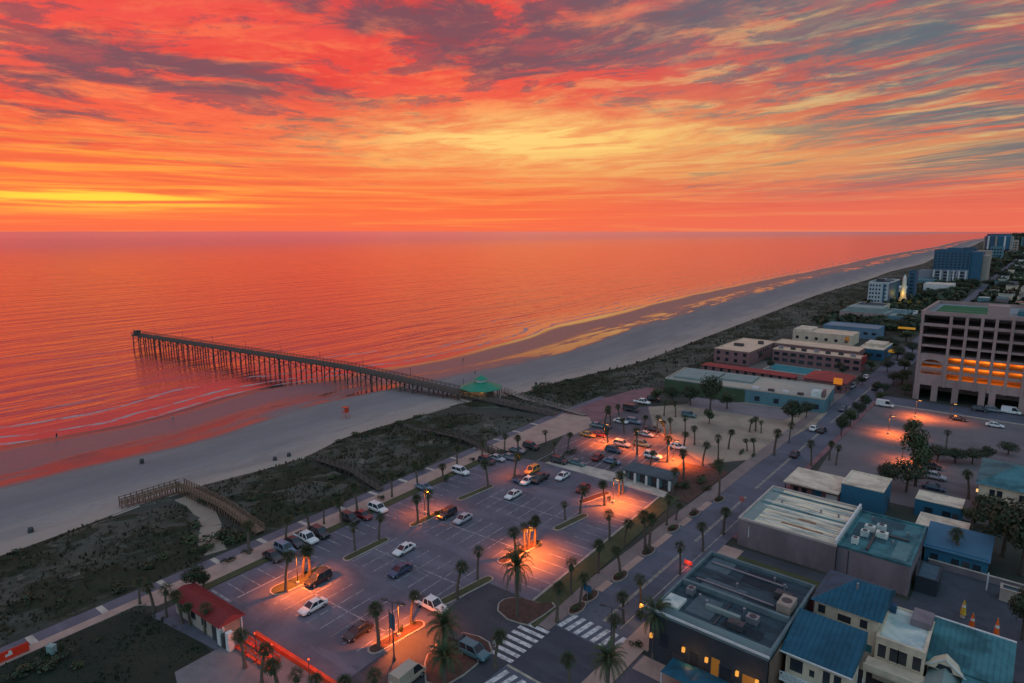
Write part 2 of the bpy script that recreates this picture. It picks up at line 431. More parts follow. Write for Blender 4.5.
def beach_material():
    m = bpy.data.materials.new('beach_sand'); m.use_nodes = True; k = NT(m.node_tree)
    p = k.node('ShaderNodeBsdfPrincipled'); k.l.new(p.outputs[0], k.node('ShaderNodeOutputMaterial').inputs[0])
    pos = k.node('ShaderNodeNewGeometry').outputs['Position']
    s = k.node('ShaderNodeAttribute', attribute_name='shore').outputs['Fac']     # 0 dune foot .. 1 waterline
    v = k.mapv(pos, (1, 1, 1), R(-4))
    big = k.noise(k.mapv(v, (.035, .010, 1)), 1.0, 5, .55, .4); med = k.noise(k.mapv(v, (.16, .035, 1)), 1.0, 5, .6, .3)
    fin = k.noise(k.mapv(v, (.9, .5, 1)), 1.0, 4, .7)
    sw = k.add(s, k.mul(k.sub(big, .5), .16))
    wet = k.step(.46, .58, sw)
    damp = k.step(.22, .40, k.add(sw, k.mul(k.sub(med, .5), .2)))
    dry = k.mix(k.step(.4, .65, med), (.30, .26, .235), (.235, .205, .19))
    dry = k.mix(k.mul(k.step(.45, .7, fin), .35), dry, (.17, .15, .14))
    dry = k.mix(k.mul(k.mul(k.step(.10, .24, sw), k.step(.50, .36, sw)), .55), dry, (.15, .16, .175))
    dry = k.mix(k.mul(k.step(.12, .02, sw), .6), dry, (.36, .29, .23))
    c = k.mix(k.mul(damp, .45), dry, (.155, .145, .15))
    c = k.mix(wet, c, (.125, .088, .10))
    zone = k.mul(k.step(.47, .54, sw), k.step(.76, .66, sw))
    pool = k.mul(zone, k.step(.47, .57, k.add(k.mul(med, .45), k.mul(big, .55))))
    edge = k.step(.90, .97, sw)
    shine = k.m('MAXIMUM', pool, edge)
    c = k.mix(shine, c, (.045, .038, .04))
    k.put(p.inputs['Base Color'], c)
    r = k.sub(.9, k.mul(wet, .50)); r = k.mix(shine, k.vec(r, r, r), (.06, .06, .06))
    k.put(p.inputs['Roughness'], r)
    p.inputs['IOR'].default_value = 1.75
    k.put(p.inputs['Specular IOR Level'], k.add(.10, k.mul(k.m('MAXIMUM', k.mul(wet, .55), shine), .5)))
    b = k.node('ShaderNodeBump'); b.inputs['Distance'].default_value = .12
    k.put(b.inputs['Strength'], k.mul(k.sub(1.0, shine), .8)); k.put(b.inputs['Height'], k.add(fin, k.mul(med, 1.5))); k.l.new(b.outputs[0], p.inputs['Normal'])
    return m
def beach_row(u):
    d, wv = smooth_line(DUNE, u), smooth_line(WATER, u); out = []
    for s in (-.12, -.03, .05, .15, .25, .35, .45, .52, .6, .68, .76, .84, .92, 1.0, 1.12, 1.4):
        vv = d + (wv - d) * s
        z = -.14 - .5 * max(0, min(1, s / .45)) - .86 * max(0, (s - .45) / .55)
        if .5 < s < .98: z += .05 * math.sin(u * .03 + s * 9)
        out.append((L(u, vv, z), s))
    return out
grid('beach', beach_material(), us, beach_row, 'shore')
mb = MB(); gp = [L(u, smooth_line(DUNE, u) + 1.0) for u in us if u >= -900 and u < 30000] + [Vector((70000, 32000, 0)), Vector((70000, -2500, 0)), Vector((-100, -2500, 0))]
mb.quad(*[(p.x, p.y, -.10) for p in gp]); struct('ground', mb, soil)

def dune_material():
    m = bpy.data.materials.new('dune_ground'); m.use_nodes = True; k = NT(m.node_tree)
    p = k.node('ShaderNodeBsdfPrincipled'); k.l.new(p.outputs[0], k.node('ShaderNodeOutputMaterial').inputs[0])
    pos = k.node('ShaderNodeNewGeometry').outputs['Position']
    a = k.noise(k.mapv(pos, (.05, .03, 1)), 1.0, 6, .6, .6); b_ = k.noise(pos, .22, 6, .65, .3); c_ = k.noise(pos, 1.6, 4, .7)
    c = k.mix(k.step(.44, .56, a), (.046, .047, .031), (.105, .098, .08))
    c = k.mix(k.mul(k.step(.50, .64, b_), .7), c, (.026, .028, .017))
    c = k.mix(k.mul(k.step(.55, .66, k.add(k.mul(a, .4), k.mul(b_, .6))), .8), c, (.24, .2, .165))
    c = k.mix(k.mul(k.step(.5, .7, c_), .45), c, (.03, .032, .02))
    k.put(p.inputs['Base Color'], c); p.inputs['Roughness'].default_value = 1.0; p.inputs['Specular IOR Level'].default_value = .05
    bm_ = k.node('ShaderNodeBump'); bm_.inputs['Distance'].default_value = .5; k.put(bm_.inputs['Height'], k.add(c_, b_)); k.l.new(bm_.outputs[0], p.inputs['Normal'])
    return m
INNER = [(-900, -104.6), (150, -103.6), (192, -101.6), (215, -92), (330, -84), (450, -72), (960, -38), (1500, -8), (3500, 120)]
def dz(u, v):
    return .55 + .5 * math.sin(u * .21 + v * .13) * math.sin(v * .27 - u * .07) + .35 * math.sin(u * .53 + 1.3 * math.sin(v * .4)) * math.sin(v * .61) + .2 * math.sin(u * 1.1) * math.sin(v * 1.3)
PATHS = [((52, -141), (64, -137), 1.5), ((64, -137), (63, -104), 2.6), ((93.7, -134), (90.6, -104), 1.2), ((128, -134), (124.2, -102), 1.2), ((143, -140), (164, -100), 5.5)]
def UV(p): return (p.y * C4 - p.x * S4, p.x * C4 + p.y * S4)
SP = [(183, 497), (196, 503), (206, 514), (211, 526), (208, 540), (216, 552)]
PATHS += [(UV(G(*a)), UV(G(*b)), 2.6) for a, b in zip(SP, SP[1:])] + [(UV(G(120, 514)), UV(G(185, 499)), 1.6)]
def seg_d(u, v, a, b):
    ax, ay = a; bx_, by = b; k = max(0, min(1, ((u - ax) * (bx_ - ax) + (v - ay) * (by - ay)) / ((bx_ - ax) ** 2 + (by - ay) ** 2)))
    return math.hypot(u - ax - k * (bx_ - ax), v - ay - k * (by - ay))
def on_path(u, v): return any(seg_d(u, v, a, b) < w_ for a, b, w_ in PATHS)
def dune_rows(u):
    d, e = smooth_line(DUNE, u), smooth_line(INNER, u); out = []; n = 26
    for i in range(n + 1):
        k = i / n; v = d + (e - d) * k
        f = min(1, min(k, 1 - k) * 7); z = -.16 + f * max(.1, dz(u, v)) * 1.15
        if on_path(u, v): z = -.16
        out.append((L(u, v, z), k))
    return out
dus = [-60 + 1.6 * i for i in range(190)] + [244 + 8 * i for i in range(60)] + [730 + 40 * i for i in range(20)] + [1600, 2000, 2600, 3400]
grid('dune_terrain', dune_material(), dus, dune_rows, 'rise')
mb = MB(); r2 = random.Random(3); cnt = 0
while cnt < 7000:
    u = r2.uniform(-30, 230) if r2.random() < .72 else r2.uniform(230, 900); d, e = smooth_line(DUNE, u), smooth_line(INNER, u)
    k = r2.uniform(.02, .98); v = d + (e - d) * k
    if on_path(u, v): continue
    dens = .5 + .5 * math.sin(u * .19 + v * .11) * math.sin(v * .23 - u * .05)
    if r2.random() > .12 + dens * 1.1: continue
    z = -.2 + min(1, min(k, 1 - k) * 7) * max(.1, dz(u, v)) * 1.15; p = L(u, v, z); cnt += 1
    s_ = r2.uniform(.22, .8) * (1 if u < 230 else 1.7)
    for _ in range(3):
        a = r2.uniform(0, 6.28); dx, dy = math.cos(a) * .22 * s_, math.sin(a) * .22 * s_; lx, ly = r2.uniform(-.5, .5) * s_, r2.uniform(-.5, .5) * s_
        mb.quad((p.x - dx, p.y - dy, z), (p.x + dx, p.y + dy, z), (p.x + lx + dx * .4, p.y + ly + dy * .4, z + s_), (p.x + lx - dx * .4, p.y + ly - dy * .4, z + s_ * .8))
o = mb.build('dune_grass', grass_blade); o['kind'] = 'stuff'; tag(o, 'dark tufted dune grass covering the dunes behind the beach', 'grass')

mb = MB()
for _ in range(5200):
    u, v = r2.uniform(-5, 39), r2.uniform(-99.2, -74); s_ = r2.uniform(.1, .34) * (1.6 if math.sin(u * .4) * math.sin(v * .5 + u * .1) > .2 else .8); p = L(u, v)
    if r2.random() > .55 + .45 * math.sin(u * .31 + 1) * math.sin(v * .37): continue
    if v > -80 and u > 31: continue
    for _k in range(3):
        a = r2.uniform(0, 6.28); dx, dy = math.cos(a) * .3 * s_, math.sin(a) * .3 * s_; lx, ly = r2.uniform(-.6, .6) * s_, r2.uniform(-.6, .6) * s_
        mb.quad((p.x - dx, p.y - dy, -.04), (p.x + dx, p.y + dy, -.04), (p.x + lx, p.y + ly, s_))
o = mb.build('lawn_grass', leaf_dark); o['kind'] = 'stuff'; tag(o, 'dark uneven grass tufts on the lawn beside the kiosk', 'grass')

def sheet(name, pts, z, m, bottom=-.3):
    return struct(name, MB().prism([(p[0], p[1]) for p in pts], bottom, z), m)
def LP(*uv): return [L(u, v) for u, v in uv]
def PX(*px): return [G(a, b) for a, b in px]
def rect(x0, x1, y0, y1): return [(x0, y0), (x1, y0), (x1, y1), (x0, y1)]
# lawn, boardwalk and lots
sheet('lawn', LP((-60, -99.6), (30, -99.6), (37, -98.6), (39.2, -93), (39.5, -85), (39.0, -79), (36, -72), (33, -60), (-60, -60)), -.02, lawn_m)
sheet('promenade_asphalt', LP((-60, -104.4), (160, -103.2), (192, -101.2), (192, -98.6), (160, -100.4), (-60, -101.9)), .0, mat('promenade_asphalt', (.13, .115, .14), .8, (.10, .09, .11), .2, .7))
sheet('promenade_walk', LP((-60, -101.85), (160, -100.35), (160, -96.6), (40, -96.6), (38, -99.4), (-60, -99.4)), .03, concrete)
mb = MB()
for u in range(-56, 160, 9):
    e = -104.4 + (u + 60) / 220 * 1.2
    mb.prism(LP((u, e + .1), (u + .9, e + .1), (u + .9, -101.7 + (u + 60) * .006), (u, -101.7 + (u + 60) * .006)), -.2, .012)
struct('promenade_bands', mb, concrete_pale)
sheet('planting_strip', LP((46, -96.5), (125, -96.5), (125, -94.3), (46, -94.9)), .05, verge_m)
sheet('parking_lot', LP((38, -94.8), (124.5, -94.2), (126.5, -82), (124, -50.2), (76, -50.4), (44.5, -48), (44.5, -79), (39.6, -79.5)), .0, asphalt)
sheet('service_yard', LP((34, -79.4), (44.3, -79.4), (44.3, -40), (20, -40)), .004, mat('yard_paving', (.17, .16, .165), .85, (.12, .115, .12), .3, .7))
sheet('verge', LP((71, -50.2), (124, -50), (127, -46.6), (69.5, -46.4)), .06, verge_m)
sheet('verge_kerb', LP((75, -50.7), (124, -50.5), (124, -50.05), (75, -50.25)), .15, kerb_m)
sheet('street_sidewalk', rect(-52.3, -49.3, 67, 250), .03, mat('sidewalk_rose', (.22, .165, .155), .85, (.17, .13, .125), .3, .7))
sheet('street', rect(-49.25, -39.6, -80, 2600), .0, asphalt_street)
sheet('sidewalk_inland', rect(-39.55, -36, 72, 108), .10, concrete)
sheet('sidewalk_corner', rect(-39.55, -36.5, -80, 71.9), .10, concrete)
sheet('town_ground', [(-39.4, 296), (-39.4, 250), (-30.6, 250), (-30.6, 296), (60, 296), (60, 4000), (-39.4, 4000)], -.05, mat('town_ground', (.035, .04, .034), .9, (.05, .05, .05), .03, .8))
sheet('sidewalk_shops', rect(-39.55, -38.3, 112, 250), .10, brick_pave)
sheet('cross_street', [(-36, 150), (-30, 149), (6, 149), (6, 236), (-38, 236), (-39.5, 200)], -.01, mat('faded_asphalt', (.15, .13, .135), .85, (.11, .10, .105), .08, .8))
sheet('driveway', [tuple(L(44.4, -60)[:2]), tuple(L(75, -60)[:2]), tuple(L(75, -50.4)[:2]), (-49.3, 67.5), (-49.3, 53), tuple(L(44.4, -48)[:2])], .008, asphalt_dark)
sheet('intersection', rect(-49.2, -39.65, 57.5, 68.5), .012, mat('fresh_asphalt', (.055, .06, .075), .75, (.04, .045, .055), .3, .6))
sheet('forecourt', rect(-36.4, -20, 52, 71), .02, mat('forecourt_paving', (.10, .085, .10), .85, (.075, .065, .08), .3, .7))
sheet('forecourt_walk', rect(-36, -20, 67.6, 70.9), .06, concrete)
sheet('far_street', rect(-39.5, 40, 238, 249), .006, asphalt_street)
sheet('cross_road_kerb', rect(-39.5, 40, 236.3, 237.6), .12, kerb_m)
sheet('north_lot', PX((551, 453), (566, 432), (600, 415), (652, 405), (657, 428), (677, 446), (707, 463), (713, 470), (690, 478), (668, 492), (640, 482), (600, 471)), .0, mat('lot_rose', (.12, .095, .105), .8, (.085, .07, .08), .15, .8))
sheet('brick_plaza', LP((164, -101), (192, -98.5), (214, -94.5), (214, -87), (185, -86), (165, -88)), .012, brick_pave)
sheet('plaza_path', LP((128, -96.5), (160, -100.2), (166, -100.5), (167.5, -92), (160, -86.5), (150, -87), (150, -89), (128, -91.5)), .05, concrete)
sheet('dry_lawn', PX((648, 407), (654, 428), (675, 446.5), (705, 464), (735, 461), (765, 458.5), (792, 437), (816, 424), (828, 412), (760, 402), (700, 403)), .015, plaza_m)
sheet('back_lot', LP((197, -72), (210, -75), (214, -40), (199, -42)), .03, mat('pale_lot', (.2, .165, .17), .85, (.15, .13, .135), .2, .7))
sheet('shrub_bed', LP((124.3, -50), (127, -53), (147, -54), (147, -42.4), (124.3, -44)), .05, mulch)
sheet('lot_divider', PX((545, 463), (560, 460), (612, 472), (668, 493), (664, 498), (605, 480)), .12, concrete_pale)
sheet('alley', rect(-38.2, -10, 91.3, 109), .0, asphalt_dark)
sheet('alley_verge', rect(-36, -20.5, 101, 106), .04, verge_m)
sheet('yard_lot', rect(-10.5, 4, 97, 124), .002, mat('yard_asphalt', (.058, .064, .078), .85, (.04, .046, .056), .25, .8))
sheet('court_paving', rect(-20, 6, 40, 86.5), .0, asphalt_dark)

# ------------------------------------------------------------------ markings and kerbed islands
mk = MB()
def line(p, q, w_=.16, z=.012, m_=None):
    d = (q - p); d.z = 0; d.normalize(); n = Vector((-d.y, d.x, 0)) * w_ / 2
    (m_ or mk).quad(*[(a.x, a.y, z) for a in (p - n, q - n, q + n, p + n)])
for ru, v0, v1 in ((56.2, -83.0, -62.6), (71.7, -83.2, -62.4), (87.1, -80.6, -60.5), (102.4, -80.5, -60.0)):
    line(L(ru, v0), L(ru, v1), .22)
    v = v0 + .4
    while v < v1:
        line(L(ru - 5.4, v), L(ru + 5.4, v)); v += 2.75
v = 47.0
while v < 122:                                        # bays along the promenade
    line(L(v, -94.2), L(v, -88.8)); v += 2.75
line(L(47, -88.7), L(62, -88.7), .3); line(L(47.2, -94.2), L(47.2, -88.7), .3)
v = 78.0
while v < 122: line(L(v, -51.0), L(v, -56.4)); v += 2.75
for ru in (131, 143, 152):
    v = -84.0
    while v < -58: line(L(ru - 4.6, v), L(ru + 4.6, v), .2, .016); v += 2.75
struct('parking_markings', mk, paint)
mk = MB()
for y0, y1, x0, x1, st in ((57.8, 67.0, -53.2, -48.9, 1), (68.8, 72.6, -48.6, -40.0, 0), (52.6, 56.6, -48.6, -40.0, 0)):
    if st:
        y = y0
        while y < y1: mk.prism([(x0, y), (x1, y + .25), (x1, y + .95), (x0, y + .7)], .014, .030); y += 1.35
    else:
        x = x0
        while x < x1: mk.prism([(x - .5, y0), (x + .25, y0), (x + .75, y1), (x, y1)], .014, .030); x += 1.4
struct('crosswalk_markings', mk, paint_white)
mk = MB()
mk.prism(rect(-49.1, -39.7, 57.3, 57.7), .014, .022)
y = 74
while y < 240:
    mk.prism(rect(-44.55, -44.4, y, y + 26), .002, .012); mk.prism(rect(-44.25, -44.1, y, y + 26), .002, .012); y += 32
for x in (-41.6,): mk.prism(rect(x, x + .14, 74, 130), .002, .012)
struct('street_markings', mk, mat('road_paint', (.42, .37, .28), .7, (.2, .18, .15), 1.0, .9))

def pill(u0, v0, u1, v1, hw, n=5):
    a = math.atan2(v1 - v0, u1 - u0); pts = []
    for k in range(2 * n + 2):
        if k <= n: t_ = a + math.pi / 2 + math.pi * k / n; c = (u0, v0)
        else: t_ = a - math.pi / 2 + math.pi * (k - n - 1) / n; c = (u1, v1)
        pts.append(L(c[0] + hw * math.cos(t_), c[1] + hw * math.sin(t_)))
    return pts
def island(label, outer, inner, cover):
    o = thing('kerbed_island', label, 'traffic island', (0, 0, 0), 0, 'kerbed islands in the car park')
    MB().prism([(p.x, p.y) for p in outer], -.2, .14).build('kerb', kerb_m, o)
    MB().prism([(p.x, p.y) for p in inner], -.1, .20).build('planting_bed', cover, o)
    return o
for lab, (u0, v0, u1, v1, hw), cov in (
        ('lamp lit kerbed island with two tall palms beside the white sedan', (53.6, -85.2, 61.2, -84.6, 1.6), verge_m),
        ('slim grassy kerbed island between black suv and white compact', (66.6, -84.2, 75.0, -84.0, .95), verge_m),
        ('lamp lit kerbed island beside the black sedan, under the blue banner', (52.6, -61.6, 60.0, -60.7, 1.1), mulch),
        ('slim kerbed island in front of the white pickup truck', (66.8, -61.5, 75.8, -60.0, .95), verge_m),
        ('lamp lit island under the leaning palm beside the black hatchback', (82.6, -84.0, 90.5, -83.6, .9), verge_m),
        ('narrow kerbed island with one palm ahead of the silver sedan', (97.5, -84.5, 106.6, -83.5, .9), verge_m),
        ('brightly lit palm island in the middle of the car park', (82.0, -61.5, 91.0, -60.5, 1.1), mulch),
        ('narrow kerbed island between the two brightly lit palm islands', (98.0, -60.3, 106.0, -58.9, .9), verge_m),
        ('lamp lit island with three palms nearest the restroom building', (111.5, -62.6, 118.5, -60.5, 1.0), mulch)):
    island(lab, pill(u0, v0, u1, v1, hw), pill(u0, v0, u1, v1, hw - .28), cov)
def blobpoly(px, inset=0.0):
    p = PX(*px); c = sum(p, Vector()) / len(p)
    return [c + (a - c) * (1 - inset) for a in p]
tear = [(497, 611), (498, 604), (503, 600), (511, 598), (522, 598), (540, 604), (553, 603), (556, 607), (544, 616), (528, 626), (519, 624), (507, 620)]
island('teardrop mulch island under the big feather palm', blobpoly(tear), blobpoly(tear, .06), mulch)
tear2 = [(424, 664), (427, 655), (436, 645), (449, 638), (464, 633), (480, 637), (490, 643), (493, 652), (464, 676), (440, 690), (425, 683)]
island('brick paved teardrop island holding two dark parked cars', blobpoly(tear2), blobpoly(tear2, .05), mulch)

# ------------------------------------------------------------------ plants
def leaf_clump(mb, c, r, n, s, rr, flat=1.0):
    for _ in range(n):
        d = Vector((rr.gauss(0, 1), rr.gauss(0, 1), rr.gauss(0, 1) * flat))
        if d.length < .01: continue
        d.normalize(); p = Vector(c) + d * r * rr.uniform(.55, 1.0)
        a = d.cross(Vector((rr.uniform(-1, 1), rr.uniform(-1, 1), rr.uniform(-1, 1)))); 
        if a.length < .01: continue
        a.normalize(); b = (d + Vector((rr.uniform(-.7, .7), rr.uniform(-.7, .7), rr.uniform(-.3, .9)))).normalized().cross(a).normalized()
        k = s * rr.uniform(.6, 1.3); a = a * k; b = b * k * .6
        mb.quad(p - a, p - b * .9, p + a, p + b)
def cabbage_palm(seed, h, slim=1.0, dense=.9):
    rr = random.Random(seed)
    root = thing('palm_tree', 'palm', 'palm tree')
    tr = MB(); lx, ly = rr.choice((-1, 1)) * rr.uniform(.2, .75), rr.choice((-1, 1)) * rr.uniform(.1, .6); pts = []
    for i in range(7):
        k = i / 6; pts.append(Vector((lx * k * k, ly * k * k, h * k)))
    for i in range(6):
        r0 = (.24 - .05 * i / 6) * slim * (1.35 if i == 0 else 1); tr.tube(pts[i], pts[i + 1], r0, (.24 - .05 * (i + 1) / 6) * slim, 7, i == 5)
    tr.build('trunk', trunk_m, root, True)
    cr = MB(); top = pts[-1]; n = int(30 * dense)
    for i in range(n):
        az = i * 2.4 + rr.uniform(-.2, .2); el = R(72 - 100 * (i / n) + rr.uniform(-8, 8))
        d = Vector((math.cos(az) * math.cos(el), math.sin(az) * math.cos(el), math.sin(el)))
        pl = rr.uniform(.45, .7); b0 = top + d * pl; b0.z -= .12 * pl
        cr.tube(top, b0, .03, .018, 3, False)
        sd = d.cross(Vector((0, 0, 1))).normalized(); up = sd.cross(d)
        fl = rr.uniform(.75, 1.1)
        for j in range(9):
            t_ = R(-100 + 25 * j) + rr.uniform(-.08, .08); e = d * math.cos(t_) + sd * math.sin(t_); ln = fl * (1.0 - .28 * abs(j - 4) / 4)
            m1 = b0 + e * ln * .55 + up * .05; m2 = b0 + e * ln; m2.z -= .22 * ln + .1 * abs(j - 4) / 4; wd = (d * -math.sin(t_) + sd * math.cos(t_)) * .045
            cr.quad(b0, m1 - wd, m2, m1 + wd)
    for i in range(10):                               # dry skirt under the crown
        az = i * .63 + rr.uniform(-.2, .2); d = Vector((math.cos(az), math.sin(az), 0)); b0 = top + d * .2 - Vector((0, 0, .1)); e = top + d * rr.uniform(.35, .55) - Vector((0, 0, rr.uniform(.7, 1.1))); s_ = Vector((-d.y, d.x, 0)) * .16
        cr.quad(b0 - s_ * .3, e - s_, e + s_, b0 + s_ * .3)
    cr.build('crown', frond_m, root)
    return root
def feather_palm(seed, h, fl=3.1, n=40):
    rr = random.Random(seed); root = thing('feather_palm', 'feather palm', 'palm tree'); tr = MB()
    for i in range(6): tr.tube((0, 0, h * i / 6), (0, 0, h * (i + 1) / 6), .32 if i else .42, .31, 8, i == 5)
    tr.lathe([(.30, h - .5), (.48, h - .2), (.42, h + .15), (.1, h + .35)], 8); tr.build('trunk', trunk_m, root, True)
    cr = MB(); top = Vector((0, 0, h + .1))
    for i in range(n):
        az = i * 2.4 + rr.uniform(-.2, .2); el = R(78 - 95 * (i / n) + rr.uniform(-6, 6)); hd = Vector((math.cos(az), math.sin(az), 0)); sd = Vector((-hd.y, hd.x, 0))
        prev = top.copy(); e = el; L_ = fl * rr.uniform(.85, 1.1)
        for j in range(8):
            d = hd * math.cos(e) + Vector((0, 0, math.sin(e))); nx = prev + d * L_ / 8; wd = .5 * math.sin(math.pi * min(1, (j + 1.2) / 9)) + .04
            for sgn in (-1, 1):
                o1 = sd * sgn * wd + d * .3 - Vector((0, 0, .16)); cr.quad(prev, prev.lerp(nx, .42), prev.lerp(nx, .3) + o1)
                cr.quad(prev.lerp(nx, .5), prev.lerp(nx, .95), prev.lerp(nx, .8) + o1 * .95)
            cr.quad(prev - sd * .03, prev + sd * .03, nx + sd * .02, nx - sd * .02)
            prev = nx; e -= R(3.5 + 2.6 * j)
    cr.build('crown', frond2_m, root)
    return root
def broad_tree(seed, h, wd, m, name='tree'):
    rr = random.Random(seed); root = thing(name, 'tree', 'tree'); tr = MB()
    tr.tube((0, 0, 0), (0.1, 0, h * .4), .22, .16, 7); cents = []
    for i in range(7):
        a = i * .9 + rr.uniform(-.3, .3); rad = rr.uniform(.25, .75) * wd / 2; p = Vector((math.cos(a) * rad, math.sin(a) * rad, h * rr.uniform(.5, .85))); tr.tube((.1, 0, h * .38), p, .10, .04, 5); cents.append((p, rr.uniform(.22, .32) * wd))
    cents.append((Vector((0, 0, h * .85)), wd * .28)); cents.append((Vector((0, 0, h * .6)), wd * .36))
    tr.build('trunk', bark_m, root); cr = MB()
    for c, r_ in cents: leaf_clump(cr, c, r_, 210, .2, rr, .8)
    cr.build('crown', m, root); return root
def bush_mesh(seed, m, n=150):
    rr = random.Random(seed); mb = MB()
    for i in range(5): leaf_clump(mb, (rr.uniform(-.5, .5), rr.uniform(-.5, .5), rr.uniform(.3, .6)), .42, n // 5, .13, rr, .8)
    return mb.mesh('shrub', m)

PROTO = [cabbage_palm(11, 5.0), cabbage_palm(12, 5.0, .9, .62), cabbage_palm(13, 5.0, 1.05, 1.1), cabbage_palm(14, 5.0, .95, .8), cabbage_palm(15, 5.0, .85, .5), cabbage_palm(16, 5.0, 1.1, .95)]
for p in PROTO: learn(p)
FIRST = [True] * 6
PALMS = []
def palm(px, pb, pt, label, group, kind=None):
    g = G(px, pb); h = max(2.6, height(px, pb, pt)); i = kind if kind is not None else (len(PALMS) * 5 + len(PALMS) // 7) % 6
    o = place(PROTO[i], FIRST[i], g, rnd.uniform(0, 6.28), None, label, 'palm tree', group); FIRST[i] = False
    s = h / 6.0; xy = max(.78, min(1.25, 1.0 * s ** .35)) * rnd.uniform(.92, 1.08)
    o.scale = (xy, xy, s)                             # taller trunks, crowns of much the same spread
    PALMS.append(o); return o
G1 = 'palms around the red roofed kiosk'
for a in ((140, 604, 580, 'slim palm beside the promenade end, farthest from the red roof'), (154, 612, 581, 'slim palm standing alone between promenade and red roofed kiosk'), (166.5, 617, 584, 'bushy palm at the sea end of the red roofed kiosk'),
          (182, 623, 590, 'full crowned palm against the tan kiosk wall, second from its sea end'), (190, 625, 602, 'shorter palm close against the tan kiosk wall'), (205, 634, 603, 'broad palm before the red kiosk roof at its inland end'),
          (245, 668, 632, 'palm at the top corner of the red benches'), (262, 684, 645, 'palm rising in front of the red benches'), (279, 697, 658, 'slim palm at the inland end of the red benches'),
          (296, 706, 670, 'palm with upright fronds on the grey yard beside the red wall'), (321, 712, 675, 'dark palm top beside the end of the red wall'), (350, 712, 674, 'palm top at the photo edge below the black sedan'), (373, 716, 670, 'bushy palm top between black sedan and beige van')): palm(*a, G1)
G2 = 'palms along the promenade'
for a in ((249, 554, 522, 'dark palm at the foot of the wooden dune walkover'), (286, 540, 517, 'slim palm on the promenade behind the grey blue suv'), (309, 529, 505, 'slim palm on the promenade behind the white pickup'), (324, 524, 499, 'slim promenade palm behind the black suv at the bay end'),
          (342, 526, 497, 'palm in the strip beside the long black car'), (357, 510, 483, 'dark palm in the strip behind the dark red car'), (392, 497, 472, 'slim palm on the promenade behind the white hatchback'), (417.5, 487, 461, 'slim promenade palm near the blue car'),
          (443, 482, 462, 'palm in the strip over a dark bush near the white convertible'), (457, 465, 446, 'slim promenade palm behind the white convertible'), (482, 461, 439, 'palm at the promenade edge beside the black and white car'), (504.5, 452, 434, 'slim promenade palm behind the silver car'), (518, 455, 434, 'palm at the bay edge beside the black sedan row'), (546, 444, 430, 'small palm at the bend of the plaza path')): palm(*a, G2)
G3 = 'palms in the beach car park'
for a in ((286, 592, 551, 'tall dark palm on the lit island end nearest the white sedan'), (303, 578, 545, 'lamp lit palm on the island, seaward of a close pair'), (310.5, 576, 545, 'lamp lit palm on the island, inland of a close pair'), (355, 551, 523, 'palm on the slim grassy island, seaward end'), (379, 540, 515, 'palm on the slim grassy island beside the white compact'),
          (418, 524, 495, 'dark palm beside the orange lit patch near the black hatchback'), (428.5, 516, 488, 'palm with orange lit trunk leaning over the black hatchback'), (488, 488, 460, 'single palm on the narrow island ahead of the silver sedan'), (514.5, 478, 453, 'palm in the lit patch beside the clustered dark cars'),
          (516, 557, 526, 'dark palm on the bright island nearest the street'), (524.5, 549, 523, 'slim lit palm second on the bright middle island'), (529, 547, 520, 'slim lit palm third on the bright middle island'), (535, 547, 514, 'bushiest lit palm at the far tip of the bright middle island'),
          (477.5, 580, 546, 'palm on the kerbed island behind the white pickup, far end'), (457, 599, 561, 'palm on the kerbed island next to the white pickup'), (411, 622, 592, 'slim pink lit palm on the island beside the white pickup'), (379, 646, 604, 'palm with lit trunk on the island beside the black sedan'), (565, 520, 501, 'small palm at the near end of the narrow middle island'), (580, 514, 486, 'feathery palm at the far end of the narrow middle island'),
          (604.5, 505, 480, 'dark palm in the lit patch near the restroom building'), (619, 496, 472, 'orange lit palm nearest the restroom wall'), (623, 494, 473, 'orange lit palm paired close with another by the restroom')): palm(*a, G3)
G4 = 'palms along the street verge'
for a in ((495, 669, 628, 'palm on the kerb point beside the first crosswalk'), (557, 622, 583, 'palm at the pavement corner between the two crosswalks'), (571, 594, 557, 'full palm on the verge behind the teardrop island'), (580, 607, 573, 'palm beside the blue sign near the zebra crossing'), (598, 573, 538, 'palm on the verge near the kerb bend, dense crown'), (609.5, 541, 510, 'palm in the bays behind the verge, slim straight trunk'),
          (624, 545, 518, 'bushy palm on the verge beside a slimmer neighbour'), (620, 575, 546, 'palm in a street planter, third from the crossing'), (623, 623, 590, 'small palm on the inland kerb before the dark roofed shop'), (640.5, 606, 575, 'dense palm on the inland kerb nearest the dark roofed shop'), (645, 549, 511, 'tall double headed palm on the verge, nearer trunk'), (649, 552, 514, 'tall palm on the verge right behind its twin'),
          (666.5, 525, 494, 'palm on the verge opposite the rusty roofed building'), (676, 520, 503, 'small bushy palm on the mulch bed beside the restroom'), (673, 493, 468, 'palm at the inland corner of the restroom building'), (683.5, 479, 449, 'slim palm on the lot edge behind the restroom'), (680, 574, 541, 'palm on the inland kerb near the red sign'), (703, 551, 521, 'palm with flat crown before the rusty roofed building'), (723, 534, 506, 'palm at the street corner of the brick facade'),
          (719, 500, 457, 'tall slim palm in a street planter before the hedge'), (613, 653, 617, 'slim palm on the plot corner beside the crosswalk stripes'), (570, 698, 656, 'dark palm on the street centre near the photo foot'), (774, 455, 428, 'palm at the corner of the tan dry lawn'), (789, 443, 422, 'palm on the tan lawn edge by the street'), (811, 466, 439, 'palm on the inland kerb before the cream awning roof'), (829, 460, 441, 'small palm beside a denser palm near the cream awning roof'), (836, 465, 444, 'dense palm beside the grey lot, in front of the hedge row')): palm(*a, G4)
G5 = 'palms of the north lot and dry lawn'
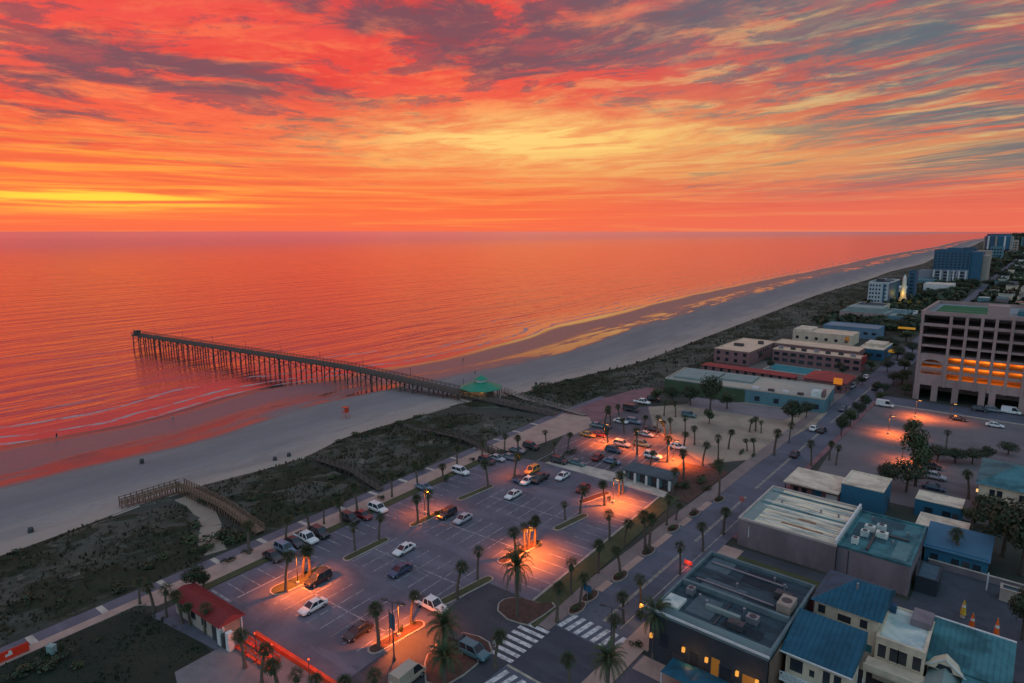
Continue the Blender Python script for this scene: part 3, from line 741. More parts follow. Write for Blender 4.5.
for a in ((604.5, 427, 408, 'palm at the plaza edge, left of a close group of three'), (610.5, 424, 405, 'tallest palm of the close group of three on the plaza'), (619, 420, 404, 'bushy palm of the close group on the plaza, inland side'), (664, 416, 400, 'palm beside the pale lot, seaward of a matching pair'), (675.5, 417, 401, 'palm beside the pale lot, inland of a matching pair'),
          (643.5, 430, 415, 'rounded palm in the north lot above a dark car'), (657, 430, 415, 'slim palm in the north lot near the tan lawn'), (665, 436, 420, 'palm of a tight pair at the tan lawn edge, seaward'), (670.5, 434, 418, 'palm of a tight pair at the tan lawn edge, inland'), (684, 447, 431, 'palm below the bushiest palm of the tan lawn'), (685, 434, 415, 'bushiest palm on the seaward edge of the tan lawn'), (694.5, 445, 426, 'slim palm standing alone on the tan lawn'),
          (728.5, 449, 429, 'palm in the middle of the tan lawn'), (718, 461, 434, 'tall dark palm on the near edge of the tan lawn'), (702.5, 466, 441, 'slim palm at the edge of the brightest lit patch'), (667.5, 462, 436, 'bushy palm over the brightest lit patch'), (650.5, 465, 450, 'flat crowned palm beside the white suv in the north lot'), (637, 454, 427, 'big dark palm beside the silver suv in the north lot'), (608, 447, 429, 'dark palm in the lit patch beside the yellow car'),
          (568, 449, 432, 'palm on the path corner seaward of the yellow car'), (554, 455, 441, 'small palm above the dark hedge by the far car park kerb'), (624, 433, 417, 'dark palm beside the teal suv'), (749.5, 432, 418, 'seaward palm of the trio on the tan lawn'), (755.5, 431, 416, 'middle palm of the trio on the tan lawn'), (761, 433, 420, 'inland palm of the trio on the tan lawn'), (747, 451, 439, 'rounded palm of the pair near the street on the tan lawn'), (754, 452, 438, 'leaning palm of the pair near the street on the tan lawn')): palm(*a, G5)
G6 = 'palms between the inland buildings'
for a in ((946, 447, 430, 'palm on the lit lot in front of the parking garage'), (968, 499, 471, 'slim palm at the lot corner beside the cream house'), (971.5, 528, 494, 'palm between the two long cream roofs'), (957, 566, 529, 'palm rising against the long blue roof'), (986, 558, 530, 'palm over the right end of the long blue roof'), (737, 338, 325, 'distant palm before the peach flat roof'), (840, 318, 300, 'distant palm on the walkway by the pink wall')): palm(*a, G6)
fp = [feather_palm(21, 5.0), feather_palm(22, 5.2)]
for p in fp: learn(p)
for k, (px, pb, pt, lab) in enumerate(((517, 617, 553, 'big feather palm with arching fronds on the teardrop island'), (445, 668, 615, 'feather palm beside the dark suv on the brick island'), (445, 692, 646, 'low feather palm at the near tip of the brick island'), (607, 703, 650, 'wide feather palm on the inland pavement at the photo foot'), (653, 658, 602, 'shaggy feather palm at the front corner of the dark roofed shop'))):
    h = height(px, pb, pt); o = place(fp[k % 2], k < 2, G(px, pb), k * 1.1, None, lab, 'palm tree', 'feather palms'); o.scale = (.86, .86, h / 6.6)

TREES = [broad_tree(31, 6.0, 5.0, leaf_dark), broad_tree(32, 6.0, 4.2, leaf_m), broad_tree(33, 6.0, 6.0, leaf_dark)]
for p in TREES: learn(p)
TF = [True] * 3
def tree(px, pb, pt, wpx, lab, group, kind=0):
    g = G(px, pb); h = max(2, height(px, pb, pt)); dist = (g - Vector((0, 0, HC))).length; wm = wpx / FPX * dist
    o = place(TREES[kind], TF[kind], g, rnd.uniform(0, 6), None, lab, 'tree', group); TF[kind] = False
    s = wm / (5.0, 4.2, 6.0)[kind]; o.scale = (s, s, h / 6.2); return o
GT = 'leafy trees among the inland lots'
for a in ((709, 424, 409, 11, 'small round tree alone on the tan dry lawn', GT, 1), (792, 425, 400, 22, 'wide dark tree behind the street end of the long beach hall', GT, 0), (806, 418, 402, 14, 'dark tree beside the street end of the long beach hall', GT, 2),
          (841, 436, 414, 13, 'street tree at the near end of the tree row beside the grey lot', GT, 0), (850, 427, 408, 13, 'second street tree of the row beside the grey lot', GT, 1), (858, 419, 401, 12, 'third street tree of the row beside the grey lot', GT, 2), (865, 410, 394, 11, 'farthest street tree of the row beside the grey lot', GT, 0),
          (915, 486, 428, 24, 'tall tree lit orange by the lot lamp', GT, 1), (906, 492, 462, 30, 'dense dark tree below the orange lit tree', GT, 2), (886, 488, 462, 20, 'dark tree behind the blue box building', GT, 0), (910, 440, 418, 14, 'small tree between the two orange lit patches', GT, 1),
          (937, 462, 446, 20, 'dark tree at the seaward end of the lot hedge', GT, 2), (955, 463, 448, 20, 'dark tree in the middle of the lot hedge', GT, 0), (972, 464, 449, 18, 'dark tree at the inland end of the lot hedge', GT, 2), (986, 462, 446, 12, 'dark tree behind the cream house roof', GT, 0), (1008, 455, 443, 15, 'rounded dark tree beyond the cream house roof', GT, 2),
          (1003, 556, 502, 44, 'large dark tree right of the long blue roof', GT, 2), (1022, 575, 500, 46, 'large dark tree at the right edge of the photo', GT, 0), (989, 528, 497, 24, 'dark tree below the cream house', GT, 2), (1016, 508, 474, 22, 'tree against the cream house wall', GT, 0), (974, 528, 508, 20, 'low dark tree at the end of a long cream roof', GT, 1), (1022, 640, 585, 26, 'dark tree beside the yard at the photo edge', GT, 0),
          (710, 410, 376, 22, 'tallest dark tree against the long beach hall', GT, 2), (690, 405, 386, 18, 'tree against the green beach hall wall, beside the tallest', GT, 0), (672, 404, 387, 16, 'seaward tree against the green beach hall wall', GT, 2), (727, 409, 392, 15, 'tree at the blue end of the beach hall wall', GT, 1), (656, 402, 388, 14, 'tree at the seaward corner of the long beach hall', GT, 1),
          (195, 594, 566, 20, 'dark bushy tree at the sea end of the red roof', GT, 2), (203, 560, 545, 9, 'small dark tree on the promenade near the kiosk', GT, 0), (204, 590, 572, 12, 'dense dark tree touching the red roof', GT, 0)): tree(*a)
GF = 'trees along the distant avenue'
k = 0
for px, pb, pt, wpx in ((872, 331, 318, 16), (885, 335, 322, 16), (899, 333, 319, 18), (911, 328, 314, 16), (906, 342, 330, 14), (912, 354, 342, 12), (890, 345, 337, 10), (915, 316, 304, 14), (928, 300, 290, 14), (940, 298, 288, 14), (952, 296, 286, 14), (962, 292, 282, 12), (972, 288, 278, 12), (980, 282, 272, 12), (988, 276, 266, 10), (996, 270, 261, 10), (884, 300, 290, 10), (876, 296, 287, 10), (915, 296, 286, 12), (904, 372, 358, 12), (893, 385, 372, 10), (876, 393, 381, 10), (880, 402, 391, 10), (990, 288, 279, 14), (1004, 290, 281, 14), (1016, 286, 277, 14), (1000, 278, 270, 12), (1014, 274, 266, 12), (1006, 266, 259, 12), (1018, 262, 254, 12), (842, 375, 366, 8), (835, 384, 375, 8), (866, 362, 352, 8), (897, 360, 346, 14), (902, 384, 369, 13), (887, 372, 360, 10), (908, 366, 352, 12), (882, 356, 346, 10), (884, 394, 383, 9), (893, 350, 339, 12), (905, 395, 383, 10), (870, 352, 343, 9), (880, 345, 336, 9), (900, 325, 313, 13), (878, 326, 315, 12), (862, 385, 376, 8), (871, 370, 361, 8), (790, 363, 353, 9), (805, 365, 355, 9), (822, 367, 357, 9), (840, 370, 361, 8), (770, 369, 360, 8), (758, 361, 352, 8)):
    tree(px, pb, pt, wpx, 'dark tree among the roofs along the avenue beyond the garage' if px > 868 else 'small dark tree beside the motel roofs', GF, k % 3); k += 1

SHRUB = [bush_mesh(41, leaf_m), bush_mesh(42, leaf_dark)]
def shrub(p, sx_, sy_, sz_, rz, lab, group):
    o = bpy.data.objects.new('shrub', SHRUB[rnd.randrange(2)]); COL.objects.link(o); o.location = p; o.scale = (sx_, sy_, sz_); o.rotation_euler.z = rz
    return tag(o, lab, 'shrub', group)
for i, (px, py) in enumerate(((577, 609), (590, 597), (620, 577), (648, 552), (673, 529), (694, 514), (719, 500))):
    p = G(px, py); nm = ('nearest the crosswalk', 'second from the crosswalk', 'under a palm, third from the crosswalk', 'at the middle of the street side', 'beyond the middle of the street side', 'before the restroom hedge', 'under the tall slim palm')[i]
    o = thing('street_planter', 'kerbed planter on the street edge, ' + nm, 'planter', (p.x, p.y, 0), 0, 'planters along the street')
    MB().prism([(1.0 * math.cos(a) * (1), 2.1 * math.sin(a)) for a in [k * math.pi / 6 for k in range(12)]], -.05, .22).build('kerb', kerb_m, o)
    MB().prism([(.85 * math.cos(a), 1.9 * math.sin(a)) for a in [k * math.pi / 6 for k in range(12)]], -.05, .27).build('soil_bed', mulch, o)
    b = bpy.data.objects.new('shrub', SHRUB[i % 2]); COL.objects.link(b); b.parent = o; b.scale = (.95, 2.0, 1.0); b.location = (0, 0, .2)
mb = MB()
for a, b in (((577, 609), (590, 597)), ((590, 597), (620, 577)), ((620, 577), (648, 552)), ((648, 552), (673, 529)), ((673, 529), (694, 514)), ((694, 514), (719, 500))):
    p, q_ = G(*a), G(*b); mb.prism(rect(-49.9, -48.6, p.y + 2.4, q_.y - 2.4), -.1, .05)
struct('kerb_extension', mb, concrete)
GH = 'clipped hedges and shrubs'
for px, py, sx_, sy_, sz_, lab in ((560, 461, 4, 1.4, 1.8, 'dark hedge at the far kerb seaward of the parked suv'), (570, 454, 7, 1.6, 1.6, 'long dark hedge behind the parked suv'), (612, 467, 6, 1.6, 1.4, 'hedge behind the teal grey car'), (628, 474, 5, 1.8, 1.6, 'hedge seaward of the restroom building'), (714, 466, 6, 3.0, 1.6, 'wide dark shrub bed at the lit lot corner'), (698, 482, 5.5, 3.4, 1.8, 'dark shrub bed inland of the restroom'), (682, 488, 4.5, 3.0, 1.8, 'shrub bed right beside the restroom'), (706, 490, 4, 2, 1.4, 'shrub bed at the street kerb beyond the restroom'),
                              (740, 453, 6, 1.6, 1.0, 'low hedge along the near edge of the tan lawn'), (752, 456, 4, 1.4, .9, 'short hedge at the street end of the tan lawn'), (445, 481, 2.0, 2.0, 1.8, 'dark bush in the strip near the white convertible'), (381, 500, 1.7, 1.5, 1.4, 'dark bush beside the white hatchback'), (472, 461, 1.6, 1.4, 1.2, 'dark bush between two parked cars near the promenade'), (228, 562, 3.4, 1.4, 1.1, 'dark shrub in the strip near the kiosk'), (247, 553, 2.6, 1.3, 1.0, 'shrub in the strip under the walkover palm'), (305, 574, 1.0, .8, .8, 'lit shrub on the two palm island'),
                              (509, 558, 1.2, 1.0, 1.3, 'lit shrub at the near tip of the bright island'), (520, 553, 1.4, 1.2, 1.2, 'lit yellow green shrub in the middle of the bright island'), (538, 546, 1.4, 1.0, 1.0, 'lit shrub at the far tip of the bright island'), (437, 515, 1.2, 1.0, 1.2, 'lit shrub beside the black hatchback'), (400, 632, 1.3, 1.0, 1.3, 'shrub on the lit island under the blue banner'), (413, 625, 1.0, .8, .9, 'small shrub at the far tip of the lit island'), (609, 501, .8, .8, 1.4, 'shrub beside the dark palm near the restroom'), (635, 646, 1.8, 2.0, 1.0, 'shrub bed in front of the dark shop'), (637, 616, 2.2, 2.4, 1.0, 'shrub around the lit shop entrance'), (560, 408, 3, 2, 1, 'low shrub on the dune by the plaza path')):
    shrub(G(px, py), sx_ * .62, sy_ * .62, sz_, R(4) + math.pi / 2, lab, GH)
GD = 'dark shrubs on the dunes'
for px, py, s_ in ((205, 505, 2.2), (216, 540, 2.6), (230, 545, 2.0), (208, 548, 1.8), (252, 500, 1.6), (262, 498, 1.4), (335, 505, 2.0), (418, 470, 2.4), (398, 476, 1.8), (430, 436, 1.8), (452, 420, 1.6), (545, 386, 2.2), (538, 388, 1.6), (663, 362, 2.2), (675, 364, 2.0), (470, 442, 1.6), (160, 560, 1.5), (120, 590, 1.6), (60, 606, 1.5), (490, 432, 1.4), (600, 380, 2), (185, 545, 2.4), (191, 528, 1.8)):
    shrub(G(px, py), s_ * 1.4, s_ * 1.2, s_ * .8, px, 'dark rounded shrub growing in the dune grass', GD)
r5 = random.Random(77); k = 0
while k < 70:
    u = r5.uniform(5, 225); d, e = smooth_line(DUNE, u), smooth_line(INNER, u); kk = r5.choice((r5.uniform(.7, .97), r5.uniform(.08, .95), r5.uniform(.04, .2))); v = d + (e - d) * kk
    if on_path(u, v) or 148 < u < 172: continue
    s_ = r5.uniform(.5, 1.7); p = L(u, v, min(1, min(kk, 1 - kk) * 7) * max(.1, dz(u, v)) * 1.1 - .25); shrub(p, s_ * 1.5, s_ * 1.1, s_ * .75, r5.uniform(0, 6), 'dark rounded shrub growing in the dune grass', GD); k += 1
for px, py, s_, lab in ((26, 668, 1.5, 'dark bush on the lawn beside the red sign'), (45, 668, 1.9, 'dark bush on the lawn below the cabinet'), (62, 660, 1.6, 'wide dark bush on the lawn inland of the cabinet'), (80, 668, 1.2, 'small dark bush in the middle of the lawn'), (100, 640, .8, 'low bush near the promenade edge of the lawn'), (15, 678, 2.0, 'dark bush at the corner of the photo on the lawn')):
    shrub(G(px, py), s_ * 1.3, s_, s_ * .7, px, lab, 'bushes on the lawn')

# ------------------------------------------------------------------ buildings
cream = mat('cream_stucco', (.64, .50, .36), .85, (.44, .35, .26), .5, .7, stretch=(1, 1, .35)); tan_w = mat('tan_stucco', (.36, .29, .235), .85, (.28, .22, .18), .3, .6)
mauve_w = mat('mauve_brick', (.215, .165, .175), .85, (.14, .11, .12), .35, .8, stretch=(1, 1, .3)); dark_w = mat('dark_cladding', (.035, .04, .05), .7, (.025, .03, .035), .5, .6)
teal_w = mat('teal_paint', (.11, .21, .24), .75, (.08, .16, .19), .4, .6); blue_w = mat('blue_paint', (.025, .12, .19), .7, (.035, .095, .16), .4, .5)
white_w = mat('white_paint', (.62, .60, .56), .7, (.45, .46, .45), .5, .6); pink_w = mat('pink_brick', (.25, .13, .125), .85, (.18, .10, .10), .4, .6)
roof_dark = mat('dark_roof', (.038, .066, .082), .8, (.016, .026, .034), .3, 1.0, stretch=(.6, 2.2, 1), fine=.5); roof_teal = mat('teal_roof', (.055, .175, .19), .7, (.022, .075, .09), .3, .95, fine=.4)
roof_cream = mat('cream_roof', (.68, .56, .42), .85, (.36, .29, .22), .25, .8); roof_blue = mat('blue_roof', (.010, .085, .135), .6, (.006, .046, .075), .35, .8, fine=.4)
roof_white = mat('white_roof', (.68, .63, .54), .8, (.28, .38, .38), .3, .95); roof_red = mat('red_roof', (.30, .045, .038), .6, (.22, .035, .03), .5, .5)
roof_rust = mat('rusted_roof', (.74, .62, .44), .85, (.24, .25, .21), .45, 1.0, stretch=(.35, 2.2, 1)); rust = mat('rust', (.30, .12, .045), .9, (.2, .08, .035), .8, .8)
roof_peach = mat('peach_roof', (.66, .46, .32), .85, (.46, .33, .23), .2, .6); trim_w = mat('white_trim', (.6, .6, .58), .6); slate_roof = mat('grey_green_roof', (.22, .27, .25), .8, (.17, .21, .2), .2, .6)
lit_amber = emis('lit_window', (1.0, .40, .06), .14); void_m = mat('interior_dark', (.02, .022, .027), .9)
hotel_blue = mat('hotel_blue', (.035, .105, .165), .6, (.03, .085, .135), .02, .7); garage_m = mat('garage_concrete', (.36, .25, .225), .85, (.25, .17, .155), .12, .8, stretch=(1, 1, .35))
turf = mat('green_turf', (.02, .12, .05), .9, (.015, .09, .04), .3, .5); pool_m = mat('pool_water', (.04, .27, .30), .15, (.03, .2, .24), .3, .5, spec=.5)

class B:
    def __init__(s, name, label, x0, x1, y0, y1, h, wall, roof, parapet=.5, cat='building', z0=-.1, roofname='roof', group=None, cap=None):
        s.x0, s.x1, s.y0, s.y1, s.h = x0, x1, y0, y1, h; s.c = Vector(((x0 + x1) / 2, (y0 + y1) / 2, 0))
        s.o = thing(name, label, cat, s.c, 0, group); s.wall = wall
        a, b = (x1 - x0) / 2, (y1 - y0) / 2; s.a, s.b = a, b
        MB().bx(-a, a, -b, b, z0, h).build('wall', wall, s.o)
        if roof:
            MB().bx(-a + .3, a - .3, -b + .3, b - .3, h - .2, h + .04).build(roofname, roof, s.o)
            if parapet:
                m = MB(); p = parapet
                m.bx(-a - .06, a + .06, -b - .06, -b + .3, h - .02, h + p).bx(-a - .06, a + .06, b - .3, b + .06, h - .02, h + p).bx(-a - .06, -a + .3, -b + .3, b - .3, h - .02, h + p).bx(a - .3, a + .06, -b + .3, b - .3, h - .02, h + p)
                m.build('parapet', cap or wall, s.o)
    def fr(s, face):
        return {'S': (Vector((0, -s.b, 0)), Vector((1, 0, 0)), Vector((0, -1, 0))), 'N': (Vector((0, s.b, 0)), Vector((-1, 0, 0)), Vector((0, 1, 0))), 'E': (Vector((s.a, 0, 0)), Vector((0, 1, 0)), Vector((1, 0, 0))), 'W': (Vector((-s.a, 0, 0)), Vector((0, -1, 0)), Vector((-1, 0, 0)))}[face]
    def panel(s, m, face, c, z, w_, h_, d0, d1):
        o, t_, n = s.fr(face); p = [o + t_ * (c - w_ / 2) + n * d0, o + t_ * (c + w_ / 2) + n * d0, o + t_ * (c + w_ / 2) + n * d1, o + t_ * (c - w_ / 2) + n * d1]
        m.prism([(q_.x, q_.y) for q_ in p], z, z + h_)
    def win(s, face, c, z, w_=1.2, h_=1.3, pane=None, frame=None, name='window', fw=.1):
        m = MB()
        for cc, zz_, ww, hh in ((c, z - fw, w_ + 2 * fw, fw), (c, z + h_, w_ + 2 * fw, fw), (c - w_ / 2 - fw / 2, z, fw, h_), (c + w_ / 2 + fw / 2, z, fw, h_)): s.panel(m, face, cc, zz_, ww, hh, -.02, .07)
        f = m.build(name, frame or s.wall, s.o); m = MB(); s.panel(m, face, c, z, w_, h_, -.02, .025); m.build('pane', pane or glass, f); return f
    def door(s, face, c, w_=1.1, h_=2.1, m_=None):
        m = MB(); s.panel(m, face, c, 0, w_, h_, -.02, .06); d = m.build('door', m_ or metal_dark, s.o); m = MB(); s.panel(m, face, c + w_ * .35, 1.0, .08, .2, .06, .12); m.build('handle', metal_grey, d)
    def part(s, name, m, *boxes):
        mb = MB()
        for b in boxes: mb.bx(b[0] - s.c.x, b[1] - s.c.x, b[2] - s.c.y, b[3] - s.c.y, b[4], b[5])
        return mb.build(name, m, s.o)
    def unit(s, x, y, w_, d, h_, name='air_conditioner', m=None):
        mb = MB(); x -= s.c.x; y -= s.c.y; z = s.h + .03
        mb.bx(x - w_ / 2, x + w_ / 2, y - d / 2, y + d / 2, z + .12, z + h_); mb.bx(x - w_ / 2 + .05, x - w_ / 2 + .15, y - d / 2, y + d / 2, z, z + .12).bx(x + w_ / 2 - .15, x + w_ / 2 - .05, y - d / 2, y + d / 2, z, z + .12)
        o = mb.build(name, m or metal_grey, s.o); MB().lathe([(min(w_, d) * .38, z + h_ - .02), (min(w_, d) * .38, z + h_ + .06), (min(w_, d) * .2, z + h_ + .07)], 10, (x, y)).build('fan', metal_dark, o)
    def vent(s, x, y, r=.16, h_=.8):
        x -= s.c.x; y -= s.c.y; MB().lathe([(r * .8, s.h), (r * .8, s.h + h_ * .75), (r * 1.3, s.h + h_ * .75), (r * 1.2, s.h + h_), (.02, s.h + h_ * 1.05)], 8, (x, y)).build('vent_pipe', metal_grey, s.o)
    def hip(s, m, rise, ov=.5, left=True, right=False, name='roof', z=None):
        z = s.h if z is None else z; a, b = s.a + ov, s.b + ov; il = min(b, a) if left else 0; ir = min(b, a) if right else 0
        mb = MB(); p = [(-a, -b, z), (a, -b, z), (a, b, z), (-a, b, z), (-a + il, 0, z + rise), (a - ir, 0, z + rise)]
        mb.v += p; mb.f += [(0, 1, 5, 4), (1, 2, 5), (2, 3, 4, 5), (3, 0, 4), (3, 2, 1, 0)]
        return mb.build(name, m, s.o)

# dark flat-roofed shop at the street corner
b = B('shop_building', 'dark flat roofed corner shop with amber wall lamps, nearest the crosswalks', -35.4, -20, 71, 91, 6.8, dark_w, roof_dark, .55, cap=mat('parapet_teal', (.12, .17, .18), .7, (.08, .11, .12), .4, .7))
b.part('parapet', mat('parapet_teal', 0), (-35, -20.4, 80, 80.5, 6.85, 7.6)); b.part('ledge', mat('ledge_teal', (.14, .20, .20), .75, (.09, .14, .145), .25, .8, stretch=(.3, 2, 1)), (-35, -20.4, 71.32, 73.2, 6.86, 7.06))
b.part('ledge', trim_w, (-35.7, -19.8, 70.82, 70.93, 7.2, 7.5)); b.part('ledge', roof_white, (-35, -32.6, 73.3, 76.2, 6.87, 7.3))
b.part('panel', wood_tan, (-19.93, -19.8, 71.4, 79.6, .2, 6.4))
for x, y, w_ in ((-25.2, 74.6, 2.0), (-24.0, 77.2, 1.5), (-33, 78.4, 1.0), (-22.6, 85.3, 2.2)): b.unit(x, y, w_, 1.2, 1.0, m=metal_dark if w_ > 1.8 else None)
for x, y in ((-31.5, 78), (-30.2, 77.2), (-25.6, 78.6), (-23.3, 88), (-25, 89), (-28.6, 84)): b.vent(x, y)
b.unit(-21.6, 83.2, 1.8, 3.0, 1.3, 'roof_duct', mat('tan_metal', (.33, .26, .21), .6))
for i, (xa, xb, ya, yb) in enumerate(((-33, -27, 81, 84), (-29, -24, 86, 90), (-34.5, -31, 86.5, 90.3), (-27, -22, 74, 76), (-32, -28.5, 74.2, 79))): b.part('roof_patch', mat('roof_patch_%s' % ('pale', 'deep')[i % 2], (((.085, .115, .13), (.018, .026, .034))[i % 2]), .8), (xa, xb, ya, yb, 6.845, 6.86 + i * .004))
for y in (82.4, 88.2): b.part('roof_duct', metal_grey, (-34, -23, y, y + .22, 6.95, 7.15))
b.part('cable_tray', metal_dark, (-27.8, -27.6, 73.5, 79.8, 6.9, 7.02)); b.part('roof_duct', slate_roof, (-30, -25.4, 76.2, 76.8, 6.9, 7.5))
for i, x in enumerate((-33.2, -29.0, -26.2, -24.9, -21.8)):
    b.win('S', x - b.c.x, 1.2 if i else 2.4, (1.3, 1.2, 1.1, 1.5, 2.0)[i], (2.2, 2.6, 3.0, 2.4, 2.6)[i], pane=lit_amber if i in (2, 4) else None, frame=metal_dark)
for y in (74, 78, 82, 86): b.win('W', b.c.y - y, 1.0, 2.2, 2.2, frame=metal_dark)
b.door('S', -31.2 - b.c.x, 1.6, 2.4, metal_dark)
for i, x in enumerate((-35.0, -30.4, -27.3, -23.4, -21.0)):
    m = MB(); b.panel(m, 'S', x - b.c.x, 3.3, .35, .6, .1, .4); m.build('wall_lamp', emis('amber_lamp', (1.0, .42, .07), .9), b.o)
# brick building with rusted roof, and its teal half
b = B('brick_building', 'long mauve brick building with rusted cream roof', -38, -21.6, 110, 129, 5.0, mauve_w, roof_rust, .35, cap=mat('pale_cap', (.42, .36, .32), .8))
for y, x0, x1 in ((113.2, -31.5, -24.5), (116.5, -29.5, -26.5)): b.part('rust_patch', rust, (x0, x1, y, y + .5, 5.03, 5.08))
for y in (112.2, 114.9, 118.6, 121.2, 124.3): b.part('roof_rib', roof_white, (-37.4 + rnd.random() * 2, -22.4, y, y + .3, 5.03, 5.22))
for y in (119.8, 126.4): b.part('roof_rib', roof_teal, (-37.4, -22.4, y, y + .7, 5.03, 5.12))
b.part('parapet', white_w, (-21.98, -21.65, 110.2, 129, 5.36, 6.0)); b.part('roof_edge', slate_roof, (-37.6, -35.6, 110.4, 128.6, 5.035, 5.10))
m = MB(); b.panel(m, 'S', -6.2, 2.0, .12, 2.2, 0, .12); m.build('downpipe', trim_w, b.o); b.door('W', 4, 1.6, 2.3); b.win('W', -3, .8, 3, 2); b.win('W', 8, .8, 2.4, 2)
for x in (-34, -27, -24): b.vent(x, 122, .2, .7)
b = B('brick_building', 'teal roofed inland half of the mauve brick building', -21.5, -11, 110.6, 128, 4.9, mauve_w, roof_teal, .35, cap=roof_teal)
for x, y, w_ in ((-18.5, 120, 1.6), (-17, 121.6, 1.4), (-16.4, 118.6, 1.8), (-18.8, 117.4, 1.2), (-19.5, 113.5, 1.0)): b.unit(x, y, w_, 1.1, 1.1, m=roof_white)
for x, y in ((-14.5, 117), (-13, 122), (-19, 125)): b.vent(x, y)
for i, (xa, xb, ya, yb) in enumerate(((-20.8, -15.5, 116.2, 123), (-14, -11.8, 112, 119), (-19, -14, 124, 127))): b.part('roof_patch', mat('teal_patch_%s' % ('deep', 'pale')[i % 2], (((.035, .085, .10), (.11, .21, .21))[i % 2]), .8, scale=.5), (xa, xb, ya, yb, 4.945, 4.955 + i * .004))
b.part('roof_duct', metal_dark, (-17.6, -17.2, 112, 121, 4.96, 5.3), (-17.2, -12.5, 119.6, 120, 4.96, 5.25))
m = MB(); b.panel(m, 'S', -3.5, .0, .12, 4.6, 0, .1); m.build('downpipe', metal_dark, b.o); b.door('E', -4, 1.2, 2.2, wood_tan); b.win('E', 2, 1.2, 1.5, 1.2)
# blue box building and its cream awning wing
b = B('box_building', 'tall blue box building with cream flat roof', -27.2, -19.6, 138, 147, 5.8, blue_w, roof_cream, .2, cap=roof_cream); b.win('E', 0, 2.2, 1.4, 1.2); b.door('E', 3, 1.2, 2.2)
b = B('store_building', 'low pink brick store under a cream overhanging roof', -37.2, -27.4, 138.5, 147, 3.5, pink_w, None)
b.part('roof', roof_cream, (-38.2, -27.3, 136.8, 147.4, 3.55, 3.85)); b.part('awning_post', metal_dark, (-37.9, -37.7, 137, 137.2, 0, 3.5), (-32, -31.8, 137, 137.2, 0, 3.5))
for x in (-36, -34.3): b.win('S', x - b.c.x, .4, 1.0, 2.2, void_m)
b.win('S', -31.8 - b.c.x, .2, 1.8, 2.6, blue_w); b.door('S', -28.9 - b.c.x, 2.2, 2.6, white_w)
# cream houses
b = B('cream_house', 'cream house with a blue hip roof, its seaward slope pinkish', -19.0, -11.4, 87, 96, 7.6, cream, None)
b.hip(roof_blue, 2.3)
m = MB(); [m.beam((x, -5.0, 7.64), (x + (0 if x > -.6 else 0), -5.0 + 4.9 * min(1, (x + 4.3) / 4.6) * .97, 7.64 + 2.26 * min(1, (x + 4.3) / 4.6) * .97), .05, .06) for x in [-3.6 + i * .62 for i in range(13)]]; m.build('roof_seam', roof_blue, b.o); b.vent(-14.6, 90.0, .14, 2.6)
for c, w_, z in ((-2.9, .9, 5.9), (-.1, 1.6, 5.7), (2.2, .9, 5.8)): b.win('S', c, z, w_, 1.0 if w_ > 1 else 1.2)
b.win('S', 3.0, 2.7, .8, 1.1, roof_teal); b.win('E', -2, 5.6, 1, 1.2); b.win('E', 2, 5.6, 1, 1.2); b.door('E', 0)
b = B('cream_house', 'cream house with plain blue roof and white railed balcony', -19.2, -12.3, 75.6, 82, 6.2, cream, None)
mb = MB(); mb.v += [(-4.0, -3.9, 6.3), (4.0, -3.9, 6.3), (4.0, 3.6, 8.2), (-4.0, 3.6, 8.2), (-4.0, -3.9, 6.15), (4.0, -3.9, 6.15), (4.0, 3.6, 6.15), (-4.0, 3.6, 6.15)]; mb.f += [(0, 1, 2, 3), (4, 7, 6, 5), (0, 4, 5, 1), (1, 5, 6, 2), (2, 6, 7, 3), (3, 7, 4, 0)]
mb.build('roof', roof_blue, b.o); m = MB(); [m.beam((x, -3.9, 6.32), (x, 3.6, 8.22), .05, .06) for x in [-3.9 + i * .6 for i in range(14)]]; m.build('roof_seam', roof_blue, b.o); b.part('gutter', trim_w, (-19.8, -11.7, 74.72, 74.86, 6.12, 6.28))
for c, w_ in ((-2.2, 1.5), (-.4, .6), (1.2, .8), (2.4, .8)): b.win('S', c, 3.7 if w_ > .7 else 3.9, w_, 1.7 if w_ > .7 else .9)
bal = b.part('balcony', trim_w, (-19.4, -13.8, 74.0, 75.6, 2.9, 3.1), (-19.4, -13.8, 74.0, 74.08, 4.0, 4.1), (-19.4, -13.8, 74.0, 74.08, 3.55, 3.6))
m = MB()
for i in range(12): x = -19.4 + i * .5 - b.c.x; m.bx(x, x + .07, 74.0 - b.c.y, 74.07 - b.c.y, 3.1, 4.0)
m.build('baluster', trim_w, bal)
for c in (-2.2, 0, 2.2): b.win('S', c, .5, 1.3, 1.8)
b = B('cream_house', 'flat white roofed cream block with long balcony, between two coloured roofs', -11.3, -6.0, 86, 95, 5.9, cream, roof_white, .18, cap=cream)
b.part('roof_shed', mauve_w, (-8.4, -6.1, 91.5, 94.8, 5.95, 6.9)); b.part('tank', mat('blue_tank', (.03, .08, .15), .5), (-11.1, -10.3, 93, 94, 5.95, 7.0))
for c in (-1.9, -.6, .4, 1.9): b.win('S', c, 3.3, .9, 1.8)
bal = b.part('balcony', cream, (-12.0, -5.0, 83.0, 86, 2.6, 2.9), (-12.0, -5.0, 82.9, 83.05, 2.9, 3.6)); b.part('stair_rail', trim_w, (-12.2, -12.1, 80.5, 80.6, 0, 3.4), (-11.5, -11.4, 80.0, 80.1, 0, 3.4))
b.part('post', cream, (-5.3, -5.0, 83, 83.3, -.1, 2.6), (-11.9, -11.6, 83, 83.3, -.1, 2.6), (-8.4, -8.1, 83, 83.3, -.1, 2.6))
b = B('teal_house', 'house with a broad teal roof and a small cream gable', -5.8, 2.2, 88, 95, 4.2, cream, None)
